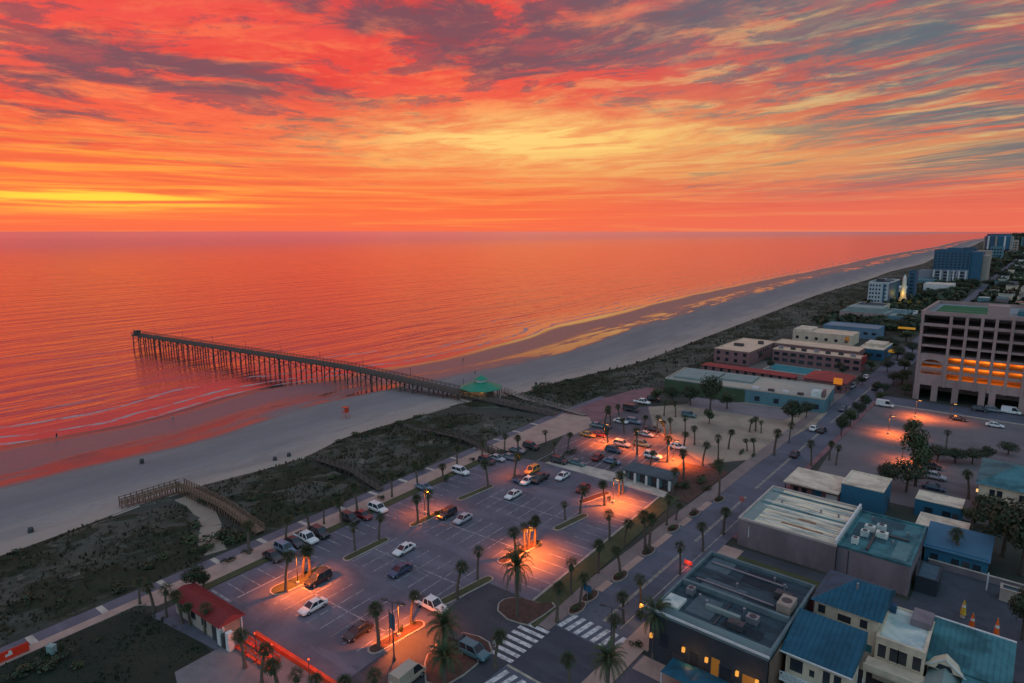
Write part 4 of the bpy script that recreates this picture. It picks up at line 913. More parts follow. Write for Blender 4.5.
mb = MB(); mb.v += [(-4.3, -3.9, 4.3), (4.3, -3.9, 4.3), (4.3, 3.6, 6.3), (-4.3, 3.6, 6.3), (-4.3, -3.9, 4.1), (4.3, -3.9, 4.1), (4.3, 3.6, 4.1), (-4.3, 3.6, 4.1)]; mb.f += [(0, 1, 2, 3), (4, 7, 6, 5), (0, 4, 5, 1), (1, 5, 6, 2), (2, 6, 7, 3), (3, 7, 4, 0)]
mb.build('roof', roof_teal, b.o); m = MB(); [m.beam((x, -3.9, 4.32), (x, 3.6, 6.32), .05, .06) for x in [-4.1 + i * .6 for i in range(14)]]; m.build('roof_seam', roof_teal, b.o); b.part('ridge_cap', trim_w, (-6.1, 2.5, 95.05, 95.3, 6.2, 6.42))
b.part('wing_wall', cream, (-5.6, 2.0, 80, 87.9, -.1, 3.0))
mb = MB(); mb.v += [(-3.9, -11.8, 3.1), (-.4, -11.8, 3.1), (-.4, -3.6, 3.1), (-3.9, -3.6, 3.1), (-2.1, -11.8, 4.5), (-2.1, -3.6, 4.5)]; mb.f += [(0, 4, 5, 3), (4, 1, 2, 5), (2, 3, 5), (3, 2, 1, 0)]; mb.build('wing_roof', slate_roof, b.o)
mb = MB(); mb.v += [(-.35, -11.8, 3.1), (4.2, -11.8, 3.1), (4.2, -4.0, 4.1), (-.35, -4.0, 4.1), (-.35, -11.8, 2.95), (4.2, -11.8, 2.95), (4.2, -4.0, 2.95), (-.35, -4.0, 2.95)]; mb.f += [(0, 1, 2, 3), (4, 7, 6, 5), (0, 4, 5, 1), (1, 5, 6, 2), (2, 6, 7, 3), (3, 7, 4, 0)]; mb.build('wing_roof', roof_teal, b.o)
mb = MB(); mb.v += [(-4.2, -4.6, 4.0), (-.2, -4.6, 4.0), (-2.2, -4.6, 5.5), (-4.2, -3.0, 4.0), (-.2, -3.0, 4.0), (-2.2, -3.0, 5.5)]; mb.f += [(0, 1, 2), (0, 2, 5, 3), (2, 1, 4, 5), (3, 5, 4)]; g_ = mb.build('gable', cream, b.o)
mb = MB(); mb.beam((-4.4, -4.7, 3.95), (-2.2, -4.7, 5.62), .14, .12).beam((0, -4.7, 3.95), (-2.2, -4.7, 5.62), .14, .12); mb.build('gable_trim', trim_w, g_); MB().quad((-3.1, -4.63, 4.1), (-1.3, -4.63, 4.1), (-1.6, -4.63, 4.8), (-2.8, -4.63, 4.8)).build('gable_window', glass, g_)
b.win('E', 0, 1.0, 1.2, 1.3); b.win('E', 2.4, 1.0, 1, 1.3)
# long strips and the blue hall behind
b = B('strip_building', 'long blue walled building with cream flat roof, farther of two', -15, -7.2, 145.5, 151, 3.4, blue_w, roof_cream, .15, cap=roof_cream); b.win('S', -1.5, 1.1, 1.4, 1.1); b.win('S', 1.5, 1.1, 1.4, 1.1); b.door('S', 3)
b = B('strip_building', 'long low building with cream flat roof, nearer of two', -13.2, -5.4, 132.8, 139.2, 3.2, blue_w, roof_cream, .15, cap=roof_cream); b.win('S', -2, 1, 1.4, 1.1); b.win('S', 1, 1, 1.4, 1.1); b.door('S', 2.8)
b = B('long_hall', 'long blue roofed hall behind the dark yard', -10.6, -1.8, 124.5, 131.5, 3.4, blue_w, None)
mb = MB(); mb.v += [(-4.7, -3.9, 3.2), (4.7, -3.9, 3.2), (4.7, 3.7, 5.0), (-4.7, 3.7, 5.0), (-4.7, -3.9, 3.0), (4.7, -3.9, 3.0), (4.7, 3.7, 3.0), (-4.7, 3.7, 3.0)]; mb.f += [(0, 1, 2, 3), (4, 7, 6, 5), (0, 4, 5, 1), (1, 5, 6, 2), (2, 6, 7, 3), (3, 7, 4, 0)]
mb.build('roof', mat('steel_blue_roof', (.05, .13, .20), .6, (.04, .11, .17), .3, .6), b.o); b.part('gutter', trim_w, (-1.6, -1.4, 120.6, 120.75, 0, 3.0))
for c in (-3, 0, 3): b.win('S', c, 1, 1.1, 1.1)
b.door('S', 1.5)
b = B('storage_shed', 'flat dark shed beside the brick building corner', -10.4, -7.4, 113, 119, 2.6, dark_w, mat('shed_roof', (.06, .10, .13), .7), .12); b.door('E', 0, 1.6, 2.1)
b = B('cream_house', 'cream two storey house with pale teal hip roof beyond the inland lot', -5.4, 5.5, 154, 172, 6.6, cream, None); b.hip(roof_teal, 2.4, .6, True, True)
for c in (-3.2, -2.0, 1.5): b.win('S', c, 4.4, .9, 1.4)
b.win('S', -2.6, 1.3, .9, 1.1); b.part('awning', roof_cream, (-3.4, -.6, 152.6, 153.9, 2.7, 2.95)); b.door('S', -1, 1.2, 2.1, white_w)
m = MB(); b.panel(m, 'W', 7.4, 4.2, .5, .5, .05, .4); m.build('wall_lamp', emis('porch_lamp', (1.0, .55, .2), 1.2), b.o); b.win('W', 3, 4.4, 1, 1.3); b.win('W', -3, 4.4, 1, 1.3)
b = B('utility_kiosk', 'small beige box shed at the back of the dark yard', .2, 3.6, 118.5, 120.4, 2.0, tan_w, roof_dark, .1, cat='shed'); b.door('S', .6, 1, 1.7)
o = thing('yard_wall', 'low pale wall along the back of the dark yard', 'wall', (-3, 123.9, 0)); MB().bx(-6.8, 6.6, -.12, .12, -.1, 1.1).build('masonry', mauve_w, o); MB().bx(-6.9, 6.7, -.18, .18, 1.1, 1.22).build('coping', concrete_pale, o)

# parking garage
GX0, GX1, GY0, GY1 = -30.2, 18, 252, 294
o = thing('parking_garage', 'tall concrete parking garage with three amber lit decks', 'parking garage', ((GX0 + GX1) / 2, GY0, 0)); gc = o.location.copy()
def gpart(name, m, boxes):
    mb = MB()
    for x0, x1, y0, y1, z0, z1 in boxes: mb.bx(x0 - gc.x, x1 - gc.x, y0 - gc.y, y1 - gc.y, z0, z1)
    return mb.build(name, m, o)
colx = [PY(p, 340, GY0).x for p in (921.8, 949, 965, 980.5, 995, 1011.5)]
pitch = colx[2] - colx[1]; colx[0] = GX0 + .4; xs = list(colx)
while xs[-1] + pitch < GX1: xs.append(xs[-1] + pitch)
lv = [PY(940, y_, GY0).z for y_ in (316, 323.6, 327, 334.5, 338, 345, 348.5, 356.5)]
def zat(px_, y_): return PY(px_, y_, GY0).z
opens = [(zat(965, 317.6), zat(965, 325.2)), (zat(965, 329.6), zat(965, 337)), (zat(965, 340.5), zat(965, 347.5)), (zat(965, 351), zat(965, 358)), (zat(960, 359.5), zat(960, 364.8)), (zat(960, 367.8), zat(960, 372)), (zat(960, 376.3), zat(960, 380.5))]
opens = [(a + .25, b_ - .2) for a, b_ in opens]
bands = []; prev = 30.0
for zt, zb in opens: bands.append((zt, prev)); prev = zb
gf_top = 5.2
bands.append((gf_top, prev))
gpart('spandrel', garage_m, [(xs[1] if i >= 4 else GX0, GX1, GY0, GY0 + .5, z0, z1) for i, (z0, z1) in enumerate(bands)])
lz = opens[3][1]
w0, w1 = GX0, xs[1]; ax, aw = (w0 + w1) / 2 + .2, 2.9; az0, az1 = zat(935, 374.5), zat(935, 365)
mb = MB(); n = 10                                      # left bay: solid wall with an arched opening
def gp(x, z): return (x - gc.x, 0.0, z)
arc = [(ax + aw * math.cos(math.pi * (1 - k / n)), az1 + (lz - .9 - az1) * .75 * math.sin(math.pi * k / n)) for k in range(n + 1)]
outl = [(w0, lz), (w1 + .4, lz)]
mb.quad(gp(w0, gf_top), gp(w1 + .4, gf_top), gp(w1 + .4, az0), gp(w0, az0)); mb.quad(gp(w0, az0), gp(ax - aw, az0), gp(ax - aw, az1), gp(w0, az1)); mb.quad(gp(ax + aw, az0), gp(w1 + .4, az0), gp(w1 + .4, az1), gp(ax + aw, az1))
for k in range(n):
    (xa, za), (xb, zb) = arc[k], arc[k + 1]; mb.quad(gp(xa, za), gp(xb, zb), gp(w0 + (w1 + .4 - w0) * (k + 1) / n, lz), gp(w0 + (w1 + .4 - w0) * k / n, lz))
mb.quad(gp(w0, az1), gp(ax - aw, az1), gp(w0, lz))
mb.quad(gp(ax + aw, az1), gp(w1 + .4, az1), gp(w1 + .4, lz))
mb.build('arch_wall', garage_m, o); gpart('arch_sill', garage_m, [(ax - aw, ax + aw, GY0 + .02, GY0 + .4, (az0 + az1) / 2 - .2, (az0 + az1) / 2 + .7)])
for x in xs: gpart('column', garage_m, [(x - .42, x + .42, GY0 - .25, GY0 + .6, -.1 if x in xs[:1] else gf_top - .1, 29.6)])
for x in (GX0 + .8, xs[1] - 2.4, xs[1] + 3.4, xs[3] + 2.2, xs[4] + 1.2, xs[4] + 9, xs[4] + 17): gpart('column', garage_m, [(x - .9, x + .9, GY0 - .2, GY0 + .6, -.1, gf_top)])
gpart('deck_slab', garage_m, [(GX0 + .3, GX1, GY0 + .5, GY1, bands[i][0] - .1, bands[i][0] + .55) for i in range(1, 8)])
gpart('side_wall', garage_m, [(GX0, GX0 + .35, GY0 + .02, GY1, -.1, 29.9), (GX0, GX1, GY1 - .3, GY1, -.1, 29.9), (GX0 + .4, GX1, GY0 + 18, GY0 + 18.3, -.1, 29.4)])
gpart('roof_deck', mat('roof_deck', (.20, .23, .24), .8, (.15, .18, .19), .1, .6), [(GX0 + .3, GX1, GY0 + .5, GY1, 28.9, 29.3)])
gpart('parapet', garage_m, [(GX0 - .2, GX1, GY0 - .3, GY0 + .5, 29.3, 30.5), (GX0 - .2, GX0 + .6, GY0 + .5, GY1, 29.3, 30.5), (GX0 - .2, GX1, GY1 - .6, GY1, 29.3, 30.5)])
gpart('sports_court', turf, [(GX0 + 2.5, GX0 + 17, GY0 + 6, GY0 + 36, 29.3, 29.36)]); gpart('stair_tower', garage_m, [(GX0 + 17.5, GX0 + 23, GY0 + 3, GY0 + 9, 29.3, 33.2)]); gpart('roof_unit', roof_teal, [(GX0 + 25, GX0 + 34, GY0 + 14, GY0 + 22, 29.3, 30.8)])
def lamp_light(parent, loc, e, col=(1, .40, .09), r=.25, spot=None, name='light'):
    ld = bpy.data.lights.new(name, 'SPOT' if spot else 'POINT'); ld.energy = e; ld.color = col; ld.shadow_soft_size = r
    if spot: ld.spot_size = R(spot); ld.spot_blend = .7
    lo = bpy.data.objects.new(name, ld); COL.objects.link(lo); lo.location = loc
    if parent: lo.parent = parent
    return lo
for lvl in (4, 5, 6):
    for x in (xs[1] + 3, xs[2] + 3, xs[3] + 3, xs[4] + 3, xs[5] + 4):
        fx = MB().bx(x - 1 - gc.x, x + 1 - gc.x, 8.5, 8.8, opens[lvl][0] - .2, opens[lvl][0] - .1).build('deck_lamp', emis('deck_tube', (1.0, .40, .06), 1.6), o)
    for x in (xs[1] + 2, xs[2] + 2, xs[3] + 2, xs[4] + 2, xs[5] + 3): lamp_light(o, (x - gc.x, 11.0, (opens[lvl][0] + opens[lvl][1]) / 2 + .1), 520, (1, .27, .022), .6)
lamp_light(o, (ax - gc.x, 5, az1), 500, (1, .36, .05), .4)
# long beach hall
def zbox(px_, py_, z): return G(px_, py_, z)
b = B('beach_hall', 'long pale roofed hall with teal wall beyond the tan dry lawn', -102, -49.5, 209, 230, 4.4, teal_w, mat('hall_roof', (.40, .34, .27), .85, (.30, .30, .27), .06, .9), .4, cap=mat('hall_cap', (.44, .37, .30), .85))
b.o.rotation_euler.z = R(6); b.part('roof_bulge', slate_roof, (-100, -86, 212, 228, 4.46, 5.2), (-85, -74, 218, 228.5, 4.46, 5.1)); b.part('wall_panel', mat('green_wall', (.07, .10, .055), .85, (.05, .075, .045), .2, .7), (-102.05, -74, 208.9, 208.98, -.1, 4.2))
for i, x in enumerate((-72, -67, -62.5, -58, -54)): b.part('roof_hatch', metal_dark if i % 2 else trim_w, (x, x + 1.8, 210, 211.6, 4.46, 5.3))
for x in (-70, -64, -58, -52): b.win('S', x - b.c.x, 1, 1.6, 1.6)
b.door('E', 0, 1.6, 2.2); b.part('sign_box', roof_white, (-54, -51, 211, 215, 4.46, 6.2), ); b.part('sign_box', pink_w, (-50.8, -50, 211.5, 214, 4.46, 6.8))
# beach motel round its pool
def motel_windows(b, n, z, face='S', w_=1.5):
    for i in range(n): b.win(face, -b.a + (i + .5) * 2 * b.a / n, z, w_, 1.4)
b = B('motel_block', 'square peach roofed motel block at the seaward end of the pool', -108, -92.6, 268, 303, 5.9, pink_w, roof_peach, .25, cap=roof_peach); motel_windows(b, 4, 3.8); motel_windows(b, 4, .9); motel_windows(b, 5, 3.6, 'E'); b.unit(-102, 281, 4, 2, 1.2, m=metal_dark); b.unit(-96, 292, 2, 2, 1.4, m=metal_dark)
b = B('motel_wing', 'long peach roofed motel wing, farthest from the pool', -92.4, -57, 298, 311, 6.1, pink_w, roof_peach, .25, cap=roof_peach); motel_windows(b, 9, 3.6)
b = B('motel_wing', 'tan roofed motel wing with dark rooftop units behind the pool', -88, -53, 284, 292, 5.7, pink_w, roof_peach, .25, cap=roof_peach); motel_windows(b, 10, 3.4, w_=2.2); motel_windows(b, 10, .8, w_=2.2)
for i in range(7): b.unit(-85.5 + i * 4.8, 287 + (i % 2), 1.8, 1.4, 1.3, m=metal_dark if i % 3 else metal_grey)
b.part('gable_end', roof_red, (-53.2, -52.4, 284.5, 291.5, 3.6, 6.4))
b = B('motel_restaurant', 'red roofed restaurant with a lit orange sign by the street', -63.5, -49.8, 243, 258, 3.8, pink_w, None); b.hip(roof_red, 2.2, .7, True, True); motel_windows(b, 4, 1.0); motel_windows(b, 4, 1.0, 'E')
b.part('sign', emis('orange_sign', (.9, .28, .02), .5), (-53.2, -50.4, 241.4, 241.8, 3.4, 5.6)); b.part('sign_post', metal_dark, (-52.9, -52.7, 241.5, 241.7, -.1, 3.4), (-50.9, -50.7, 241.5, 241.7, -.1, 3.4))
b = B('motel_wing', 'low red roofed motel row on the near side of the pool', -104, -68, 246, 251, 2.6, pink_w, None); b.hip(roof_red, 1.0, .5, True, True); motel_windows(b, 11, 1.0, w_=1.2)
o = thing('swimming_pool', 'turquoise motel swimming pool between the red row and the tan wing', 'pool', (-77, 272, 0)); MB().bx(-9, 10.5, -6.5, 7.5, -.3, .12).build('pool_edge', concrete_pale, o); MB().bx(-8.3, 9.8, -5.8, 6.8, -.2, .16).build('pool_water', pool_m, o)
sheet('pool_terrace', rect(-92, -52, 248, 283.8), .03, mat('pool_terrace', (.15, .115, .105), .85, (.1, .08, .075), .2, .7))
# blocks farther along the shore
b = B('shore_building', 'cream roofed building with an orange doorway beyond the motel', -98, -70, 347, 364, 5.2, cream, roof_peach, .3, cap=roof_cream); motel_windows(b, 6, 1.6); b.win('S', 12, 2.2, 2, 2.6, lit_amber)
b.part('roof_step', roof_cream, (-98, -90, 348, 363, 5.25, 6.4))
b = B('shore_building', 'long blue walled low building behind the cream roofed one', -91, -64, 378, 396, 5.4, mat('pale_blue', (.12, .2, .27), .8, (.09, .16, .21), .3, .6), mat('blue_grey_roof', (.19, .22, .25), .85, (.14, .17, .2), .1, .6), .4); motel_windows(b, 7, 2.2, w_=2)
b = B('shore_building', 'white stepped roof store by the street beyond the motel', -61, -51, 318, 340, 4.6, blue_w, roof_cream, .3, cap=roof_cream); b.part('roof_step', roof_cream, (-60, -52, 326, 337, 4.65, 6.0)); motel_windows(b, 3, 1.4, w_=2); motel_windows(b, 4, 1.4, 'E')
b.part('canopy', emis('yellow_canopy', (.9, .42, .03), .35), (-49.8, -46.5, 322, 327, 3.4, 4.2)); b.part('post', metal_dark, (-47, -46.8, 322.2, 322.4, -.1, 3.4), (-47, -46.8, 326.6, 326.8, -.1, 3.4))
b = B('shore_building', 'grey green roofed block with pink base in front of the white tower', -97, -71, 440, 464, 7, mat('pink_stucco', (.34, .25, .23), .85), slate_roof, .3, cap=slate_roof); motel_windows(b, 6, 2, w_=2); b.part('roof_step', slate_roof, (-94, -74, 444, 462, 7.05, 9.6))
b = B('shore_building', 'teal sided annex beside the grey green roofed block', -70.5, -60, 440, 456, 6, teal_w, slate_roof, .3); motel_windows(b, 3, 2.5, w_=1.6); b.part('canopy', emis('yellow_canopy', 0, 0), (-59, -51, 404, 407, 3.6, 4.4)); b.part('post', metal_dark, (-51, -50.7, 404.3, 404.6, -.1, 3.6))
b = B('apartment_tower', 'white fronted apartment tower with a blue side', -101, -87.6, 541, 585, 18.6, mat('tower_white', (.40, .44, .44), .8, (.33, .37, .38), .1, .6), roof_dark, .7, cap=trim_w)
b.part('side_wall', hotel_blue, (-87.65, -87.45, 541.5, 585, 0, 18.4)); b.part('stair_slot', hotel_blue, (-91.2, -90, 540.85, 541.0, 0, 18))
for i in range(6):
    for c in (-5.2, -3.4, -1.2, .8, 4.6): b.win('S', c, 1.4 + i * 2.9, 1.1, 1.4)
b.unit(-96, 556, 5, 4, 2.2, m=metal_dark); b.unit(-92, 566, 3, 3, 1.8, m=metal_grey)
o = thing('lit_spire', 'slender tower lit yellow beside the white fronted apartment tower', 'tower', (-82.5, 573, 0)); MB().lathe([(5.5, -.1), (4.6, 2.0), (3.0, 4.0), (2.2, 6.5), (1.9, 9)], 10).build('base', cream, o); MB().lathe([(1.9, 9), (1.5, 16), (1.2, 21), (1.3, 21.1), (.2, 23.6)], 10).build('shaft', white_w, o)
for a, z, e in ((-120, 2.0, 2300), (-60, 2.0, 2300), (-95, 9.5, 700)): lamp_light(o, (13 * math.cos(R(a)) if z < 5 else 5 * math.cos(R(a)), 13 * math.sin(R(a)) if z < 5 else 5 * math.sin(R(a)), z), e, (1, .62, .08), .4)
b = B('apartment_tower', 'slim blue tower right behind the yellow lit spire', -84, -79, 600, 612, 25, hotel_blue, roof_dark, .5)
for i in range(8): b.win('S', 0, 1.6 + i * 2.9, 2.4, 1.3)
# hotels
b = B('beach_hotel', 'wide blue beach hotel with pale lower floors', -95, -62, 836, 866, 36, hotel_blue, roof_dark, .8, cap=hotel_blue)
b.part('side_wing', hotel_blue, (-61.9, -52, 838, 870, 0, 35)); b.part('end_wall', tan_w, (-51.9, -47, 845, 885, 0, 31)); b.part('penthouse', hotel_blue, (-84, -72, 842, 862, 36.1, 39))
b.part('podium', mat('podium', (.22, .24, .27), .8, (.16, .18, .21), .05, .6), (-94.6, -62.4, 834.2, 835.9, 0, 15.4)); b.part('podium', mat('podium', 0), (-108, -95.4, 838, 858, 0, 14))
for x in (-94, -87.5, -81, -76, -71, -65): b.part('pilaster', white_w, (x, x + 1.3, 833.6, 834.15, 0, 14.8))
for i in range(6):
    for j in range(9): b.win('S', -15 + j * 3.7, 17.2 + i * 3.0, 2.0, 1.5, frame=hotel_blue)
for i in range(4):
    for j in range(4): 
        m = MB(); m.bx(-13.4 + j * 7.4, -9.6 + j * 7.4, -b.b - 1.86, -b.b - 1.8, 1.5 + i * 3.3, 3.6 + i * 3.3); m.build('window', glass, b.o)
b = B('teal_pavilion', 'low teal roofed building at the foot of the blue hotel', -108, -86, 770, 800, 7, teal_w, roof_teal, .5); motel_windows(b, 5, 2.4, w_=2.5)
o = thing('drum_hotel', 'far round beach hotel with pale ribs standing on stilts', 'hotel', (-90, 1870, 0)); MB().lathe([(21, 13), (25, 16), (25.5, 44), (22, 49), (15, 51)], 20).build('drum', hotel_blue, o)
MB().lathe([(22.3, 48.3), (23, 49.2), (23, 50.4), (22, 50.5)], 20).build('crown_ring', pink_w, o)
for k in range(10): a = k * math.pi / 5 + .2; MB().beam((26 * math.cos(a), 26 * math.sin(a), 15), (26 * math.cos(a), 26 * math.sin(a), 45), 3.4, 2).build('rib', tan_w if k % 2 else white_w, o)
for k in range(6): a = k * math.pi / 3; MB().tube((16 * math.cos(a), 16 * math.sin(a), -.1), (16 * math.cos(a), 16 * math.sin(a), 14), 1.6, 1.6, 8).build('stilt', tan_w, o)
b = B('far_hotel', 'dark slab hotel behind the far round hotel', -45, 10, 2350, 2400, 52, mat('far_slab', (.06, .11, .15), .8, (.05, .09, .12), .03, .6), roof_dark, 1)
for i in range(10):
    for c in range(9): b.win('S', -24 + c * 6, 3 + i * 4.8, 3.6, 2.6)
b = B('far_hotel', 'farthest teal hotel on the skyline at the photo edge', 40, 130, 3100, 3160, 62, mat('far_slab_teal', (.05, .12, .15), .8), roof_dark, 1)
for i in range(8):
    for c in range(8): b.win('S', -38 + c * 11, 4 + i * 7, 6, 4)
# scattered roofs between the garage and the skyline
r3 = random.Random(9); k = 0
ROOFS = [('teal', roof_teal), ('dark', roof_dark), ('pale', roof_white), ('cream', roof_cream), ('blue', roof_blue), ('red', roof_red)]
for y in (600, 632, 668, 706, 748, 795, 850, 910, 980, 1060, 1160, 1280, 1430, 1620, 1850, 2150):
    for x0 in (-37, -26, -14):
        if r3.random() < .12: continue
        nm, rm = ROOFS[r3.choice((0, 0, 1, 1, 2, 3, 4, 5))]; w_ = r3.uniform(6.5, 9.5); d = r3.uniform(10, 20); h = r3.uniform(3.5, 8)
        b = B('town_building', 'small %s roofed building among trees beyond the garage' % nm, x0, x0 + w_, y, y + d, h, r3.choice((cream, tan_w, teal_w, mauve_w, white_w)), rm, .3, group='distant %s roofed buildings' % nm)
        if y < 900:
            for c in (-.6, 0, .6): b.win('S', c * b.a, 1.2, 1.4, 1.4)
        k += 1
for i, (y, x0, x1, h) in enumerate(((455, -84, -60, 6), (480, -98, -80, 7), (640, -110, -88, 8), (690, -84, -62, 9), (905, -110, -70, 10), (1010, -112, -78, 14), (1190, -115, -80, 10), (1420, -112, -76, 22))):
    nm, rm = ROOFS[i % 4]; b = B('shore_house', 'distant %s roofed beachside building, %s' % (nm, ('near the grey green block', 'seaward of the yellow spire', 'behind the white tower', 'before the blue hotel', 'behind the blue hotel', 'of middle height beyond the hotel', 'small and far before the round hotel', 'tallest just before the round hotel')[i]), x0, x1, y, y + 26, h, r3.choice((cream, tan_w, white_w)), rm, .3)
    for c in (-.6, 0, .6): b.win('S', c * b.a, 1.5, 2, 1.6)
for i, (y, x0, w_, h) in enumerate(((1080, -78, 14, 22), (1240, -104, 18, 30), (1560, -86, 20, 26), (2050, -84, 26, 34), (2300, -120, 30, 40), (2700, -70, 40, 36))):
    b = B('beach_tower', 'distant %s beach tower, %s' % (('tan', 'blue grey', 'dark teal')[i % 3], ('just behind the blue hotel', 'second behind the blue hotel', 'in front of the round hotel', 'beside the round hotel on the street side', 'seaward behind the round hotel', 'widest beyond the round hotel')[i]), x0, x0 + w_, y, y + 30, h, (tan_w, hotel_blue, teal_w)[i % 3], roof_dark, 1)
    for j in range(int(h / 6)):
        for c in (-.68, -.24, .22, .66): b.win('S', c * b.a, 2 + j * 6, w_ * .14, 3)
# far woods
mb = MB(); r4 = random.Random(5)
for i in range(6500):
    y = 560 * (1 + r4.random() ** 2 * 8); x = r4.uniform(-39.5, 6)
    if r4.random() < .42: y = 420 * (1 + r4.random() ** 1.6 * 10); x = r4.uniform(-112 + y * .012, -52)
    leaf_clump(mb, (x, y, r4.uniform(1.5, 4.5) if x < -50 else r4.uniform(.6, 2.6)), 3.0 + y * .0008, 5, 2.0 + y * .0010, r4, .6)
o = mb.build('far_woods', leaf_dark); o['kind'] = 'stuff'; tag(o, 'dark tree cover between the distant roofs beyond the garage', 'woods')
mb = MB()
for i in range(2600):
    y = r4.uniform(2600, 14000); x = smooth_line(DUNE, y) - y * .07 + 60 + r4.random() ** 1.5 * y * .9
    leaf_clump(mb, (x, y, r4.uniform(4, 12)), 22, 4, 16, r4, .35)
o = mb.build('far_coast_woods', leaf_dark); o['kind'] = 'stuff'; tag(o, 'dark wooded coast running to the horizon at the right', 'woods')

# restroom building in the car park
o = thing('restroom_building', 'small teal flat roofed building with white columns in the car park', 'building', L(130.6, -55.2), ALONG)
MB().bx(-5.2, 5.2, -1.8, 2.2, -.1, 2.4).build('wall', teal_w, o); MB().bx(-5.9, 5.9, -3.0, 2.6, 2.45, 2.75).build('roof', mat('restroom_roof', (.07, .10, .115), .8), o)
for x in (-5.5, -2.8, 0, 2.8, 5.5): MB().bx(x - .25, x + .25, -2.9, -2.4, -.1, 2.45).build('column', white_w, o)
for x in (-4, -1.4, 1.4, 4): d = MB().bx(x - .6, x + .6, -1.88, -1.79, 0, 2.0).build('door', metal_dark, o); MB().bx(x + .35, x + .45, -1.94, -1.88, 1, 1.2).build('handle', metal_grey, d)
# red roofed kiosk and the red benches
o = thing('beach_kiosk', 'long tan kiosk with a red metal roof beside the lawn', 'kiosk', L(42.2, -86.2), ALONG)
MB().bx(-6.3, 6.3, -1.5, 1.5, -.1, 2.9).build('wall', tan_w, o)
mb = MB(); mb.v += [(-7, -2.1, 2.95), (7, -2.1, 2.95), (7, 2.1, 2.95), (-7, 2.1, 2.95), (-6.6, 0, 3.7), (6.6, 0, 3.7)]; mb.f += [(0, 1, 5, 4), (1, 2, 5), (2, 3, 4, 5), (3, 0, 4), (3, 2, 1, 0)]; rf = mb.build('roof', mat('red_metal_roof', (.22, .03, .03), .6, (.16, .025, .025), .5, .5), o)
mb = MB()
for i in range(27): x = -6.5 + i * .5; mb.beam((x, -2.1, 3.0), (x, 0, 3.72), .05, .05).beam((x, 2.1, 3.0), (x, 0, 3.72), .05, .05)
mb.build('roof_seam', mat('red_metal_roof', 0), rf); 
for x in (-4, -1, 2): MB().bx(x - .6, x + .6, -1.58, -1.48, 1.1, 2.2).build('window', glass, o)
MB().bx(4.2, 5.2, -1.58, -1.48, 0, 2.1).build('door', metal_dark, o)
for y in (-1.4, 1.4): MB().bx(6.8, 6.95, y - .08, y + .08, -.1, 2.95).build('post', white_w, o)
red_paint = mat('red_paint', (.62, .07, .025), .6, (.42, .05, .02), .6, .6)
for i in range(6):
    u, v = 41.4 + (i % 2) * 1.5, -76.2 + (i // 2) * 2.7
    o = thing('red_bench', 'bright red slatted bench in the lit terrace, %s row, %s' % (('garden side', 'car park side')[i % 2], ('nearest the kiosk', 'middle of the row', 'farthest from the kiosk')[i // 2]), 'bench', L(u, v), ALONG, 'red terrace benches')
    mb = MB(); [mb.bx(-1.15, 1.15, -.3 + j * .2, -.16 + j * .2, .42, .47) for j in range(3)]; mb.build('seat', red_paint, o); mb = MB(); [mb.bx(-1.15, 1.15, .32, .36, .6 + j * .17, .71 + j * .17) for j in range(3)]; mb.build('backrest', red_paint, o)
    for x in (-1.0, 1.0): MB().bx(x - .04, x + .04, -.3, .34, -.05, .42).bx(x - .04, x + .04, .28, .34, .42, 1.05).build('leg', red_paint, o)
o = thing('red_wall', 'low red wall along the car park edge beyond the benches', 'wall', L(44.6, -68.5), ALONG); MB().bx(-9.2, 9.2, -.22, .22, -.1, .55).build('masonry', red_paint, o); MB().bx(-9.3, 9.3, -.28, .28, .55, .65).build('coping', red_paint, o)
for i, (u, v) in enumerate(((42.6, -74.4), (42.6, -70.4), (43.6, -64))):
    o = thing('added_bench_lamp', 'short added red lamp lighting the terrace ' + ('by the kiosk end of the benches', 'at the far end of the benches', 'beside the red wall')[i], 'lamp', L(u, v)); MB().tube((0, 0, -.05), (0, 0, 2.6), .05).build('pole', metal_dark, o); MB().lathe([(.05, 2.6), (.12, 2.68), (.1, 2.85), (.02, 2.9)], 10).build('lamp_head', emis('added_red_lamp', (.8, .08, .02), .6), o); lamp_light(o, (0, 0, 3.15), 300, (1, .16, .04), .15)  # lamp posts added to light the benches red
o = thing('yard_screen', 'pale equipment cabinets beside the kiosk end', 'cabinet', L(40.8, -78.8), ALONG); [MB().bx(x, x + .8, -.4, .4, -.1, h).build('cabinet_body', m_, o) for x, h, m_ in ((-1.5, 2.6, white_w), (-.4, 2.0, metal_dark), (.7, 2.7, white_w))]
o = thing('red_sign', 'long red lit sign panel with a white mark beside the promenade', 'sign', G(10, 659), R(94)); MB().bx(-4.5, 2.2, -.12, .12, .15, 1.35).build('panel', emis('red_sign_face', (.5, .03, .01), .25), o); MB().bx(-4.4, -4.2, -.1, .1, -.1, .15).bx(1.9, 2.1, -.1, .1, -.1, .15).build('post', metal_dark, o)
MB().quad((-.5, -.13, .55), (.35, -.13, .6), (.3, -.13, .95), (-.45, -.13, .9)).quad((-.1, -.13, .95), (.3, -.13, .95), (.2, -.13, 1.3), (-.1, -.13, 1.25)).build('mark', white_w, o)

